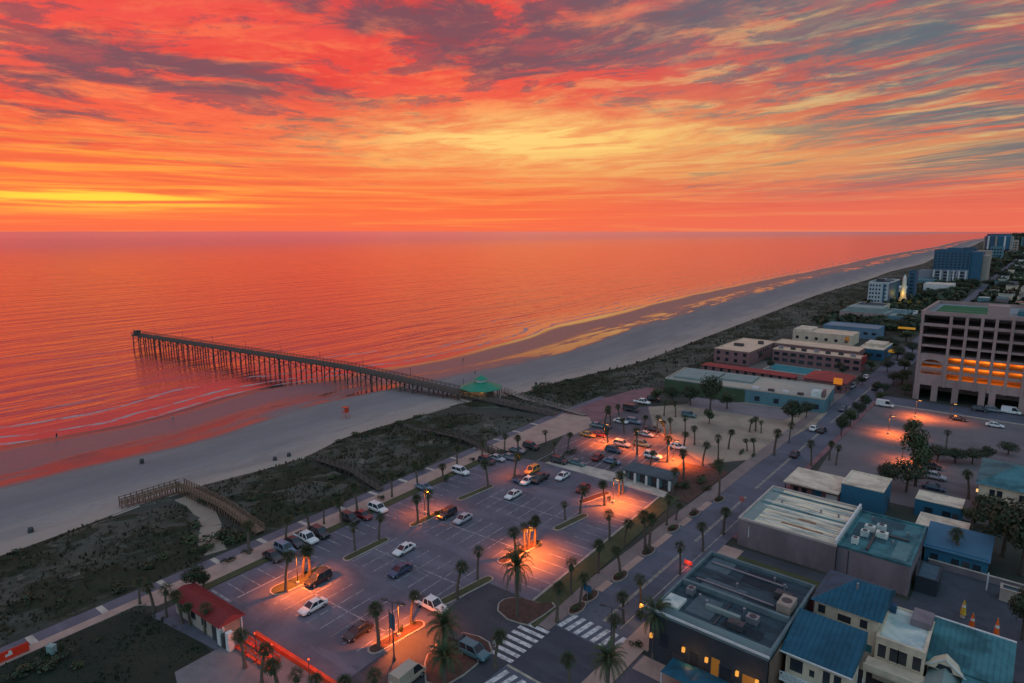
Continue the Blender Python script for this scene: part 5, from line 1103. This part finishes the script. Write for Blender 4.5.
# ------------------------------------------------------------------ pier, walkovers, pavilion
A, Bp = G(137, 334, 5.0), G(557, 413.5, .2)
dv = Bp - A; ln = dv.length; ang = math.atan2(dv.y, dv.x)
def pz(s): k = s / ln; return 5.0 if k < .62 else 5.0 - 4.8 * ((k - .62) / .38) ** 1.05
o = thing('fishing_pier', 'long wooden fishing pier on piles running out into the sea', 'pier', (A.x, A.y, 0), ang)
mb = MB(); ds = [ln * i / 40 for i in range(41)]; rl = MB()
for s0, s1 in zip(ds, ds[1:]): mb.beam((s0 - .02, 0, pz(s0) - .25), (s1, 0, pz(s1) - .25), 5.6, .5)
mb.build('deck', wood, o)
for sgn, nm in ((-1, 0), (1, 1)):
    rl = MB()
    for s0, s1 in zip(ds, ds[1:]):
        for h_ in (.45, .75, 1.1): rl.beam((s0, sgn * 2.75, pz(s0) + h_), (s1, sgn * 2.75, pz(s1) + h_), .09, .12)
    s_ = 0
    while s_ < ln: rl.bx(s_ - .07, s_ + .07, sgn * 2.75 - .07, sgn * 2.75 + .07, pz(s_), pz(s_) + 1.15); s_ += 2.0
    rl.build('railing', wood, o)
s_ = .8; k = 0
while s_ < ln * .93:
    z = pz(s_) - .45; bt = MB(); bt.bx(s_ - .22, s_ + .22, -3.0, 3.0, z - .45, z); bn = bt.build('bent_cap', wood, o)
    for y in (-2.5, 0, 2.5): MB().tube((s_, y * 1.08, -3.5), (s_, y, z - .44), .27, .23, 7).build('pile', wood, bn)
    if z > 2.5: MB().beam((s_ + .18, -2.6, .2), (s_ + .18, 2.5, z - .6), .12, .2).beam((s_ - .18, 2.6, .2), (s_ - .18, -2.5, z - .6), .12, .2).build('cross_brace', wood, bn)
    s_ += 6.6 + (.9 * math.sin(k * 2.3)); k += 1
MB().bx(1.5, 4.2, -2.5, -.2, 5.0, 7.1).build('cabin', wood, o); MB().bx(1.2, 4.5, -2.8, .1, 7.1, 7.3).build('cabin_roof', metal_dark, o)
for i in range(9): s_ = 12 + i * 24; MB().beam((s_, 2.75, pz(s_) + 1.0), (s_, 2.75, pz(s_) + 3.6), .1, .1).beam((s_, 2.75, pz(s_) + 3.6), (s_, 1.9, pz(s_) + 3.7), .1, .1).build('lamp_post', metal_dark, o)
def walkover(label, pts, wd, hts, post=2.0, m=None):
    p0 = pts[0]; o = thing('dune_walkover', label, 'boardwalk', (p0.x, p0.y, 0)); m = m or wood_tan
    d_, r_ = MB(), MB()
    for a, b, ha, hb in zip(pts, pts[1:], hts, hts[1:]):
        a, b = a - p0, b - p0; a.z, b.z = ha, hb; d_.beam(a, b, wd, .14); t_ = (b - a); L_ = t_.length; t_.normalize(); n = Vector((-t_.y, t_.x, 0))
        for sgn in (-1, 1):
            e = n * sgn * (wd / 2 - .05)
            for h_ in (.5, 1.05): r_.beam(a + e + Vector((0, 0, h_)), b + e + Vector((0, 0, h_)), .1, .12)
            s_ = 0
            while s_ <= L_: p = a + t_ * s_ + e; r_.bx(p.x - .09, p.x + .09, p.y - .09, p.y + .09, -.5, p.z + 1.2); s_ += post
    d_.build('deck', m, o); r_.build('railing', m, o); return o
walkover('tall posted wooden dune walkover bending beside the sandy path', [G(121, 507), G(181, 491), G(224, 512), G(261, 534)], 1.9, [.9, 1.5, 1.5, .5], 1.1)
walkover('low grey walkover crossing the dunes near the dark red car', [G(318, 461), G(352, 476), G(381, 491)], 1.5, [.5, 1.5, .35], 2.2, wood)
walkover('narrow walkover through the dunes just south of the pier', [G(424, 431), G(462, 443), G(503, 457)], 1.5, [.5, 1.5, .35], 2.2, wood)
walkover('curved walkway from the pavilion steps to the brick plaza', [G(503, 392), G(527, 402), G(552, 408), G(585, 416)], 1.6, [.5, .9, .7, .3], 2.4, mat('walk_grey', (.30, .24, .21), .9))
# sand fence line and path
mb = MB(); pth = SP
for i in range(len(pth) - 1):
    a, b = G(*pth[i]), G(*pth[i + 1]); mb.beam((a.x, a.y, -.09), (b.x, b.y, -.085 + .003 * i), 3.8, .1)
struct('sand_path', mb, mat('path_sand', (.30, .23, .18), .95, (.24, .19, .15), .3, .6))
pc = G(481, 389, 3.0); o = thing('pier_pavilion', 'round pavilion with a green roof at the landward end of the pier', 'pavilion', (pc.x, pc.y, 0), .2)
gr = mat('green_metal_roof', (.02, .22, .13), .5, (.015, .17, .10), .4, .5)
MB().lathe([(7.6, 3.6), (7.6, 3.8), (2.4, 5.7)], 8).build('roof', gr, o); c_ = MB().lathe([(1.9, 5.5), (1.9, 6.6)], 8).build('cupola', white_w, o); MB().lathe([(2.6, 6.6), (2.5, 6.7), (.1, 7.9)], 8).build('cupola_roof', gr, c_)
for k in range(8): a = (k) * math.pi / 4; MB().tube((6.6 * math.cos(a), 6.6 * math.sin(a), -.2), (6.6 * math.cos(a), 6.6 * math.sin(a), 3.7), .2, .2, 8).build('column', wood_tan, o)
MB().lathe([(4.6, -.2), (4.6, 3.4)], 8).build('wall', mat('pavilion_wall', (.2, .15, .13), .85), o); MB().lathe([(7.4, -.3), (7.4, .25)], 8).build('base', concrete_pale, o)
for a in (-2.3, -1.6, -1.0): lamp_light(o, (5.9 * math.cos(a), 5.9 * math.sin(a), 3.0), 60, (1, .55, .15), .1); MB().lathe([(.16, 3.1), (.2, 3.3), (.1, 3.5)], 8, (5.9 * math.cos(a), 5.9 * math.sin(a))).build('ceiling_lamp', emis('amber_lamp', 0, 0), o)

# ------------------------------------------------------------------ vehicles
def carpaint(name, c, r=.32, metal=.0):
    if name in MATS: return MATS[name]
    m = mat(name, c, r, tuple(x * .9 for x in c), .4, .4, spec=.5, metal=metal, fine=.08)
    m.node_tree.nodes['Principled BSDF'].inputs['Coat Weight'].default_value = .4 if 'Principled BSDF' in m.node_tree.nodes else 0
    return m
CP = {'white': carpaint('paint_car_white', (.66, .64, .62)), 'black': carpaint('paint_car_black', (.018, .019, .022)), 'blue': carpaint('paint_car_blue', (.03, .05, .10)), 'red': carpaint('paint_car_red', (.18, .015, .02)), 'grey': carpaint('paint_car_grey', (.17, .18, .20)), 'silver': carpaint('paint_car_silver', (.36, .37, .39)), 'teal': carpaint('paint_car_teal', (.06, .14, .16)), 'yellow': carpaint('paint_car_lamplit_yellow', (.42, .22, .04)), 'tan': carpaint('paint_car_tan', (.40, .33, .25)), 'bluegrey': carpaint('paint_car_bluegrey', (.12, .18, .25))}
def hull(stations):                                  # lofted lower body: (y, zlow, ztop, half width)
    mb = MB(); n = 10
    for y, zl, zt, w_ in stations:
        h = zt - zl
        for x, z in ((-.88, 0), (-1, .22), (-1, .62), (-.93, .88), (-.78, 1), (.78, 1), (.93, .88), (1, .62), (1, .22), (.88, 0)): mb.v.append((x * w_, y, zl + z * h))
    for i in range(len(stations) - 1):
        for k in range(n): k2 = (k + 1) % n; mb.f.append((i * n + k, i * n + k2, (i + 1) * n + k2, (i + 1) * n + k))
    mb.f.append(tuple(range(n))); mb.f.append(tuple((len(stations) - 1) * n + k for k in range(n - 1, -1, -1)))
    return mb
def car_proto(kind):
    root = thing(kind, kind, 'car')
    sp = {'sedan': ([(-2.28, .38, .72, .70), (-2.2, .30, .90, .82), (-1.5, .26, .96, .89), (0, .25, .93, .90), (1.1, .26, .90, .89), (1.9, .28, .78, .85), (2.25, .34, .66, .72)], (-1.75, 1.15, -1.05, .30, .91, 1.44, .80, .60), 1.38, -1.36),
          'suv': ([(-2.3, .45, .95, .80), (-2.24, .36, 1.08, .88), (-1.5, .32, 1.10, .93), (0, .30, 1.08, .94), (1.1, .32, 1.05, .92), (1.95, .34, .96, .88), (2.28, .42, .80, .76)], (-2.2, 1.15, -1.95, .40, 1.05, 1.76, .86, .70), 1.42, -1.38),
          'pickup_truck': ([(-2.85, .50, 1.05, .90), (-2.8, .45, 1.10, .95), (-1.0, .40, 1.10, .96), (.4, .38, 1.10, .97), (1.5, .40, 1.08, .95), (2.5, .42, 1.0, .92), (2.85, .50, .85, .82)], (-.9, 1.55, -.70, .85, 1.08, 1.86, .88, .72), 1.85, -1.75),
          'van': ([(-2.6, .45, 1.15, .92), (-2.55, .38, 1.25, .98), (-1.0, .34, 1.25, 1.0), (1.2, .34, 1.2, .99), (2.2, .36, 1.0, .95), (2.55, .44, .8, .82)], (-2.5, 1.9, -2.42, 1.1, 1.2, 2.25, .95, .85), 1.6, -1.6)}[kind]
    st, (y0, y1, t0, t1, zb, zt, wb, wt), fa, ra = sp
    mb = hull(st)
    mb.prism([(-wt, t0), (wt, t0), (wt, t1), (-wt, t1)], zt - .04, zt + .03, [(-wt * .9, t0 + .1), (wt * .9, t0 + .1), (wt * .9, t1 - .1), (-wt * .9, t1 - .1)])
    for sgn in (-1, 1):                              # pillars
        mb.beam((sgn * wb * .99, y1 - .02, zb - .03), (sgn * wt * .99, t1, zt), .09, .09).beam((sgn * wb * .99, y0 + .02, zb - .03), (sgn * wt * .99, t0, zt), .14, .14).beam((sgn * wb * 1.0, (y0 + y1) / 2 - .1, zb - .03), (sgn * wt, (t0 + t1) / 2 - .1, zt), .09, .05)
    if kind == 'van': mb.prism([(-wb, y0 + .02), (wb, y0 + .02), (wb, .2), (-wb, .2)], zb - .05, zt, [(-wt * 1.01, t0), (wt * 1.01, t0), (wt * 1.01, .15), (-wt * 1.01, .15)])
    bd = mb.build('body', CP['white'], root, False)
    gl = MB(); gl.prism([(-wb * .97, y0 + .03), (wb * .97, y0 + .03), (wb * .97, y1 - .03), (-wb * .97, y1 - .03)], zb - .02, zt - .03, [(-wt * .97, t0 + .03), (wt * .97, t0 + .03), (wt * .97, t1 - .03), (-wt * .97, t1 - .03)]); gl.build('window', glass, root)
    if kind == 'pickup_truck': MB().bx(-.78, .78, -2.7, -1.0, 1.06, 1.105).build('bed_floor', metal_dark, root)
    r = .36 if kind != 'sedan' else .33
    for y in (fa, ra):
        for sgn in (-1, 1):
            x = sgn * (st[2][3] - .10); wobj = MB().tube((x - .11, y, r), (x + .11, y, r), r, r, 14).build('wheel', tyre_m, root); MB().tube((x + sgn * .10, y, r), (x + sgn * .125, y, r), r * .62, r * .55, 10).build('rim', rim_m, wobj)
    fy, ry = st[-1][0], st[0][0]; fw = st[-2][3]; fz = st[-1][2] - .1; rz_ = st[0][2] - .06
    for sgn in (-1, 1):
        MB().bx(sgn * fw * .72 - .17, sgn * fw * .72 + .17, fy - .16, fy - .02, fz - .06, fz + .06).build('headlight', lamp_clear, root); MB().bx(sgn * fw * .74 - .16, sgn * fw * .74 + .16, ry - .02, ry + .12, rz_ - .09, rz_ + .06).build('tail_light', lamp_red, root)
        MB().bx(sgn * (st[3][3] + .03) - .07, sgn * (st[3][3] + .03) + .07, y1 - .35, y1 - .2, zb + .02, zb + .16).build('mirror', metal_dark, root)
    learn(root); return root
CARP = {k: car_proto(k) for k in ('sedan', 'suv', 'pickup_truck', 'van')}; CF = {k: True for k in CARP}
U_ = {'U': ALONG, 'u': ALONG + math.pi, 'V': ACROSS, 'v': ACROSS + math.pi, 'N': 0.0, 'S': math.pi, 'E': -math.pi / 2, 'W': math.pi / 2}
def car(px, py, kind, colr, hd, label, group):
    g = G(px, py, .6); o = place(CARP[kind], CF[kind], (g.x, g.y, .01), U_[hd] + rnd.uniform(-.03, .03), None, label, {'sedan': 'car', 'suv': 'car', 'pickup_truck': 'pickup truck', 'van': 'van'}[kind], group)
    CF[kind] = False
    for c in KIDS[o.name]:
        if c.name.startswith('body'): setmat(c, CP[colr])
    return o
C1 = 'cars in the beach car park'
for a in ((313, 606, 'sedan', 'white', 'u', 'white sedan beside the lit island with two palms'), (358, 631, 'sedan', 'black', 'u', 'glossy black sedan beside the lit island under the banner'), (400, 570, 'sedan', 'blue', 'u', 'dark blue sedan alone in the middle row'), (404, 549, 'sedan', 'white', 'u', 'white compact car near the slim grassy island'),
          (447, 514, 'suv', 'black', 'u', 'black hatchback in the lit patch under a leaning palm'), (463, 518.5, 'sedan', 'silver', 'u', 'silver white sedan next to the black hatchback'), (431, 605, 'pickup_truck', 'white', 'V', 'white pickup truck driving past the kerbed islands'), (318, 579, 'suv', 'black', 'u', 'black suv parked against the two palm lit island'),
          (273, 556, 'sedan', 'black', 'V', 'black sedan at the near end of the promenade bays'), (285, 549, 'suv', 'bluegrey', 'V', 'blue grey suv in the promenade bays'), (294, 542, 'sedan', 'black', 'V', 'low black car between blue grey suv and white pickup'), (306, 538, 'pickup_truck', 'white', 'V', 'white pickup backed into the promenade bays'), (320, 533, 'suv', 'black', 'V', 'black suv last in its cluster of promenade bays'),
          (350, 518.5, 'suv', 'black', 'V', 'black suv beside the dark red car'), (363, 515, 'sedan', 'red', 'V', 'dark red sedan in the promenade bays'), (378, 508.5, 'suv', 'white', 'V', 'white hatchback beside the dark red car'), (424, 487, 'sedan', 'bluegrey', 'V', 'blue grey car alone near the promenade lamp palms'), (460.5, 471.5, 'suv', 'white', 'V', 'white van like car in the upper promenade bays'),
          (487, 461, 'suv', 'black', 'V', 'black car in the upper promenade bays'), (497, 458, 'sedan', 'silver', 'V', 'silver car between two dark cars in the upper bays'), (510, 457, 'sedan', 'grey', 'V', 'grey sedan in the upper promenade bays'), (517, 450, 'sedan', 'grey', 'V', 'dark grey sedan nearest the plaza end of the bays'), (531, 446.5, 'suv', 'black', 'V', 'black suv at the plaza end of the bays'),
          (521, 478, 'sedan', 'blue', 'u', 'dark blue car right by the lit palm trunk'), (527.5, 480.5, 'sedan', 'white', 'u', 'small white car half hidden in the dark cluster'), (532, 470.5, 'suv', 'yellow', 'u', 'amber lit suv behind the dark cluster'), (540, 478.5, 'pickup_truck', 'black', 'u', 'big black pickup truck in the lit cluster'), (562.5, 476, 'sedan', 'white', 'u', 'white sedan alone inland of the black pickup'), (513, 494.5, 'sedan', 'white', 'u', 'white sedan near the end of the narrow island'), (583, 488, 'sedan', 'red', 'u', 'red car beside the lit patch near the restroom'),  # amber suv: a white car, lamplight put into its yellow paint
          (459, 644, 'suv', 'black', 'V', 'black suv parked on the brick island'), (474, 651.5, 'suv', 'teal', 'V', 'dark teal car parked on the brick island'), (408, 677, 'van', 'tan', 'U', 'beige delivery van at the bottom of the photo')): car(*a, C1)
C2 = 'cars in the north lot'
for a in ((559, 461, 'suv', 'black', 'V', 'black suv at the hedge end of the north lot'), (577, 462.5, 'sedan', 'teal', 'V', 'dark teal sedan beside the black suv by the hedge'), (598, 457, 'sedan', 'red', 'U', 'red car by the hedge in the north lot'), (612, 461, 'sedan', 'bluegrey', 'V', 'teal grey car in front of the restroom hedge'), (622, 444, 'suv', 'silver', 'V', 'silver suv beside the big dark palm'), (642, 444, 'suv', 'teal', 'V', 'dark teal suv inland of the big dark palm'), (614, 450, 'suv', 'blue', 'V', 'dark blue suv near the silver one by the big palm'),
          (588, 434.5, 'sedan', 'yellow', 'V', 'yellow lit car at the seaward lit patch'), (599, 434, 'sedan', 'red', 'V', 'small red car beside the yellow lit car'), (597, 425, 'sedan', 'grey', 'V', 'grey sedan below the group of three palms'), (604, 426, 'sedan', 'black', 'V', 'black sedan below the group of three palms'), (634, 421.5, 'suv', 'bluegrey', 'V', 'blue grey suv at the edge of the brick plaza'), (631, 409.5, 'van', 'black', 'V', 'long black van at the far side of the brick plaza'), (642, 402, 'pickup_truck', 'white', 'V', 'white pickup near the beach hall corner'), (654, 399, 'suv', 'black', 'V', 'black suv at the beach hall corner'),
          (646, 434, 'sedan', 'silver', 'V', 'silver car near the small red lit patch'), (653, 429, 'sedan', 'black', 'V', 'black car under the rounded palm'), (677, 446.5, 'sedan', 'white', 'V', 'small white car at the top of the brightest lit patch'), (689, 415, 'suv', 'teal', 'V', 'teal van like car at the edge of the tan lawn'), (653, 456, 'suv', 'white', 'V', 'white suv under the flat crowned palm'), (621, 421, 'sedan', 'white', 'V', 'white sedan beside the blue grey suv on the plaza')): car(*a, C2)
C3 = 'cars in the inland lots and streets'
for a in ((885, 405, 'van', 'white', 'E', 'white box van at the corner near the garage'), (935, 476.5, 'suv', 'silver', 'E', 'pale hatchback on the inland lot'), (931, 466, 'sedan', 'black', 'E', 'black car on the inland lot beside the lit tree'), (934, 487, 'sedan', 'blue', 'E', 'dark blue car at the near side of the inland lot'), (995, 425, 'sedan', 'white', 'E', 'white car on the lot before the garage arch'), (980, 409.5, 'suv', 'black', 'E', 'black suv in front of the garage arch'), (993, 410, 'suv', 'grey', 'E', 'grey suv in front of the garage, inland of the arch'), (1011, 412, 'van', 'white', 'E', 'white van at the garage front near the photo edge'), (958, 418.5, 'sedan', 'black', 'E', 'black car by the lit traffic island'),
          (814, 428, 'sedan', 'white', 'N', 'white car on the street beside the palms of the dry lawn'), (822, 430, 'sedan', 'black', 'N', 'black car on the street beside a white one'), (843, 409, 'sedan', 'blue', 'S', 'dark blue car on the street before the motel'), (852, 386, 'suv', 'silver', 'S', 'silver suv on the street by the red roofed restaurant'), (866, 377, 'sedan', 'white', 'S', 'white car on the street beyond the restaurant'), (875, 388, 'sedan', 'black', 'N', 'black car parked beside the avenue trees'), (795, 454, 'sedan', 'black', 'N', 'black sedan near the corner of the tan lawn')): car(*a, C3)

# ------------------------------------------------------------------ lamps
def park_lamp():
    root = thing('parking_lamp', 'lamp', 'street lamp'); MB().lathe([(.28, -.05), (.28, .5), (.12, .55)], 8).build('base', concrete_pale, root); MB().tube((0, 0, .5), (0, 0, 5.4), .09, .06, 8).build('pole', metal_dark, root)
    hd = MB().bx(-.1, 1.35, -.2, .2, 5.33, 5.5).build('lamp_head', metal_dark, root); MB().bx(.5, 1.25, -.14, .14, 5.27, 5.33).build('lens', sodium, hd); learn(root); return root
PLP = park_lamp(); pf = True
GL = 'lit lamps of the car parks'
for px, py, e, lab in ((298, 585, 1150, 'lit lamp on the island with the close palm pair'), (399, 637, 1300, 'lit lamp on the island beside the black sedan'), (425, 514, 1200, 'lit lamp by the black hatchback under the leaning palm'), (527, 554, 1900, 'lit lamp on the bright middle palm island'), (613, 503, 1800, 'lit lamp on the island nearest the restroom'), (515, 476, 1000, 'lit lamp by the dark car cluster'), (604, 443, 1400, 'lit lamp at the seaward side of the north lot'), (673, 461, 2000, 'lit lamp in the brightest patch of the north lot'), (657, 438, 600, 'lit lamp of the small red patch in the north lot'), (634, 450, 600, 'lit lamp beside the big dark palm in the north lot'),
                       (888, 434, 1200, 'lit lamp on the grey lot seaward of the lit tree'), (915, 417, 1300, 'lit lamp on the traffic island near the garage'), (902, 462, 700, 'lit lamp beside the dark foliage of the lit tree'), (950, 421, 250, 'lit lamp on the lot in front of the garage')):
    g = G(px, py); o = place(PLP, pf, (g.x, g.y, .1), ALONG, None, lab, 'street lamp', GL); pf = False
    lamp_light(o, (.9, 0, 5.15), e * 9, (1, .175, .016), .3, 140)
def twin_lamp(px, py, lab):
    g = G(px, py, 8.6); o = thing('street_lamp', lab, 'street lamp', (g.x, g.y, 0), YAW * 0 + R(20), 'unlit twin headed street lamps'); MB().lathe([(.22, -.05), (.2, .4), (.1, .6)], 8).build('base', metal_dark, o); MB().tube((0, 0, .5), (0, 0, 8.6), .1, .06, 8).build('pole', metal_dark, o)
    for sgn in (-1, 1): MB().tube((0, 0, 8.55), (sgn * .9, 0, 8.7), .05, .05, 6).build('arm', metal_dark, o); MB().bx(min(sgn * .8, sgn * 1.6), max(sgn * .8, sgn * 1.6), -.2, .2, 8.66, 8.82).build('lamp_head', metal_dark, o)
twin_lamp(392, 602, 'tall unlit twin headed lamp over the island by the black sedan'); twin_lamp(612, 607.5, 'tall unlit twin headed lamp over the street crossing')
o = thing('banner_pole', 'pole with a blue vertical banner on the lit island', 'banner', G(390, 643)); MB().tube((0, 0, 0), (0, 0, 5.2), .06).build('pole', metal_dark, o); MB().bx(.1, 1.2, -.02, .02, 2.4, 4.7).build('banner', mat('banner_blue', (.03, .13, .20), .8), o); MB().tube((0, 0, 4.75), (1.2, 0, 4.75), .03).build('arm', metal_dark, o)
o = thing('street_sign', 'blue street sign on a post at the zebra crossing', 'sign', G(587, 607)); MB().tube((0, 0, 0), (0, 0, 3.8), .06).build('pole', metal_grey, o); MB().bx(-.7, .7, -.04, .04, 2.6, 3.7).build('panel', mat('sign_blue', (.03, .11, .2), .5), o)
g = G(688, 566); o = thing('shop_sign', 'small red lit sign on the pavement by the dark roofed shop', 'sign', g); MB().bx(-.7, .7, -.1, .1, .3, 1.0).build('panel', emis('red_neon', (.8, .06, .04), .5), o); lamp_light(o, (0, -.5, .8), 60, (1, .1, .05), .2); MB().bx(-.7, -.6, -.05, .05, 0, .3).bx(.6, .7, -.05, .05, 0, .3).build('leg', metal_dark, o)
g = G(641, 618); o = thing('bollard_lamp', 'amber lit lamp standing by the shop planter', 'lamp', g); MB().tube((0, 0, 0), (0, 0, 1.6), .07).build('pole', metal_dark, o); MB().lathe([(.1, 1.6), (.32, 1.75), (.28, 2.2), (.05, 2.35)], 10).build('lamp_head', emis('amber_lamp', 0, 0), o); lamp_light(o, (0, -.1, 2.6), 130, (1, .45, .1), .15)
for x in (-29, -21.8): lamp_light(None, (x, 69.6, 3.4), 45, (1, .45, .1), .15, name='wall_lamp_light')
g = G(741, 512); o = thing('round_sign', 'round pink sign on a post at the rusted roof corner', 'sign', g); MB().tube((0, 0, 0), (0, 0, 2.4), .05).build('pole', metal_grey, o); MB().tube((0, -.04, 2.8), (0, .04, 2.8), .6, .6, 14).build('panel', mat('sign_pink', (.5, .16, .15), .5), o)
# ------------------------------------------------------------------ people and beach things
skin = mat('skin', (.34, .20, .14), .6); cloth = [mat('cloth_dark', (.03, .03, .04), .9), mat('cloth_blue', (.05, .07, .13), .9), mat('cloth_red', (.3, .05, .05), .9), mat('cloth_pale', (.4, .38, .36), .9)]
hair_m = mat('hair', (.03, .02, .015), .8)
def person(px, py, z, label, stride, c0, c1, group):
    g = G(px, py, z); o = thing('person', label, 'person', (g.x, g.y, z), rnd.uniform(0, 6.28), group)
    V = [(0, 0, .95), (0, 0, 1.12), (0, .01, 1.32), (0, .01, 1.47), (0, .02, 1.55), (0, .03, 1.66), (0, .03, 1.74), (-.1, 0, .90), (-.11, stride * .5, .5), (-.11, stride * .7 - .03, .08), (-.11, stride * .7 + .12, .04), (.1, 0, .90), (.11, -stride * .4, .5), (.11, -stride * .9, .08), (.11, -stride * .9 + .15, .04), (-.19, 0, 1.42), (-.24, -stride * .3, 1.15), (-.24, -stride * .3 + .1, .88), (.19, 0, 1.42), (.24, stride * .3, 1.15), (.24, stride * .3 + .1, .88)]
    E_ = [(0, 1), (1, 2), (2, 3), (3, 4), (4, 5), (5, 6), (0, 7), (7, 8), (8, 9), (9, 10), (0, 11), (11, 12), (12, 13), (13, 14), (3, 15), (15, 16), (16, 17), (3, 18), (18, 19), (19, 20)]
    rad = [.15, .14, .16, .12, .055, .095, .085, .09, .065, .045, .04, .09, .065, .045, .04, .06, .045, .035, .06, .045, .035]
    me = bpy.data.meshes.new('body'); me.from_pydata(V, E_, []); b_ = bpy.data.objects.new('body', me); COL.objects.link(b_); b_.parent = o
    sk = b_.modifiers.new('skin', 'SKIN'); ly = me.skin_vertices[0] if me.skin_vertices else None
    if ly is None: bm_attr = None
    else:
        for i, r_ in enumerate(rad): ly.data[i].radius = (r_, r_ * .8 if i < 4 else r_); ly.data[i].use_root = i == 0
    b_.modifiers.new('sub', 'SUBSURF').levels = 1; b_.modifiers['sub'].render_levels = 1; me.materials.append(skin)
    MB().lathe([(.185, .98), (.18, 1.15), (.215, 1.36), (.13, 1.5)], 10).build('shirt', c0, o); MB().lathe([(.17, .72), (.21, .8), (.2, 1.0)], 10).build('shorts', c1, o); MB().lathe([(.105, 1.68), (.115, 1.76), (.06, 1.84), (.01, 1.86)], 10, (0, .02)).build('hair', hair_m, o)
GP = 'people on the beach'
for px, py, z, lab, st in ((173, 421, -1.2, 'person in dark clothes walking on the wet sand', .35), (429, 386, -.9, 'person standing on the sand beside the pier', .1), (475, 375, -1.0, 'person walking on the sand beyond the green pavilion', .3), (463, 362, -1.3, 'person at the edge of the water beyond the pier', .2), (556, 417, .02, 'person in dark clothes at the landward foot of the pier', .2), (57, 439, -1.3, 'person bending near the water at the left', .3), (494, 650, .05, 'person in pale clothes at the first crosswalk', .3)):
    person(px, py, z, lab, st, cloth[rnd.randrange(4)] if px != 494 else cloth[3], cloth[rnd.randrange(2)], GP)
def barrel_mesh(): return MB().lathe([(.42, 0), (.5, .3), (.52, .5), (.5, .8), (.44, 1.1), (.36, 1.12), (.3, 1.0)], 12)
bme = barrel_mesh().mesh('litter_barrel', metal_dark, True)
for px, py, lab in ((142, 463, 'dark beach barrel alone on the open sand'), (275, 461, 'dark beach barrel, seaward of a pair by the dune edge'), (289, 457, 'dark beach barrel, inland of a pair by the dune edge'), (413, 422, 'dark beach barrel on the sand below the pier'), (536, 385, 'dark beach barrel near the dunes beyond the pavilion'), (31, 533, 'low dark barrel on the sand at the dune foot')):
    o = bpy.data.objects.new('litter_barrel', bme); COL.objects.link(o); g = G(px, py, -.4); o.location = (g.x, g.y, -.42); tag(o, lab, 'barrel', 'beach barrels')
g = G(346, 419, -.7); o = thing('lifeguard_chair', 'tall red lifeguard chair on the sand below the pier', 'lifeguard chair', (g.x, g.y, -.7), .4); rp = red_paint
for x in (-.8, .8):
    for y in (-.8, .8): MB().beam((x * 1.15, y * 1.15, -.1), (x * .7, y * .7, 2.2), .12, .12).build('leg', rp, o)
MB().bx(-.75, .75, -.7, .7, 2.2, 2.3).build('seat', rp, o); MB().bx(-.75, .75, .62, .72, 2.3, 3.3).build('backrest', rp, o); MB().bx(-.9, .9, -.9, .9, 3.75, 3.85).build('canopy', rp, o); MB().bx(-.75, -.69, .6, .68, 2.3, 3.75).bx(.69, .75, .6, .68, 2.3, 3.75).bx(-.75, -.69, -.7, -.64, 2.3, 3.75).bx(.69, .75, -.7, -.64, 2.3, 3.75).build('frame', rp, o)
# furled umbrellas in the yard
for px, py, top, cm, lab in ((971, 631, 613, mat('umbrella_orange', (.75, .13, .02), .7), 'furled orange umbrella behind the teal roof, nearer the cream block'), (995, 642, 618, mat('umbrella_orange', 0), 'taller furled orange umbrella behind the teal roof'), (962.5, 617, 600, mat('umbrella_yellow', (.6, .38, .04), .7), 'furled yellow umbrella standing in the dark yard')):
    g = G(px, py); h = height(px, py, top); o = thing('furled_umbrella', lab, 'umbrella', g); MB().lathe([(.35, -.02), (.35, .08), (.06, .12)], 10).build('base', concrete_pale, o); MB().tube((0, 0, .1), (0, 0, h), .04).build('pole', trim_w, o)
    MB().lathe([(.42, .5), (.38, .7), (.26, h * .6)], 9).build('canopy', cm, o); MB().lathe([(.27, h * .6), (.22, h * .72)], 9).build('collar', white_w, o); MB().lathe([(.22, h * .72), (.06, h * .98)], 9).build('canopy', cm, o)
# awnings before the shop
for px, py, lab in ((683, 672, 'dark blue square canopy beside the corner shop, nearer the street'), (706, 682, 'dark blue square canopy at the photo foot beside the shop')):
    g = G(px, py, 2.6); o = thing('shade_canopy', lab, 'canopy', (g.x, g.y, 0), 0); MB().prism(rect(-2.2, 2.2, -1.8, 1.8), 2.6, 3.0, rect(-.2, .2, -.2, .2)).build('roof', roof_blue, o); m = MB()
    for x in (-2.1, 2.1):
        for y in (-1.7, 1.7): MB().bx(x - .06, x + .06, y - .06, y + .06, -.1, 2.6).build('post', trim_w, o)
# lounge of small lawn things
g = G(52, 653); o = thing('lawn_cabinet', 'pale green utility cabinet on the dark lawn', 'cabinet', g, .5); MB().bx(-.5, .5, -.35, .35, -.05, 1.1).build('body', mat('cabinet_green', (.25, .34, .32), .7), o); MB().bx(-.55, .55, -.4, .4, 1.1, 1.2).build('lid', mat('cabinet_green', 0), o)
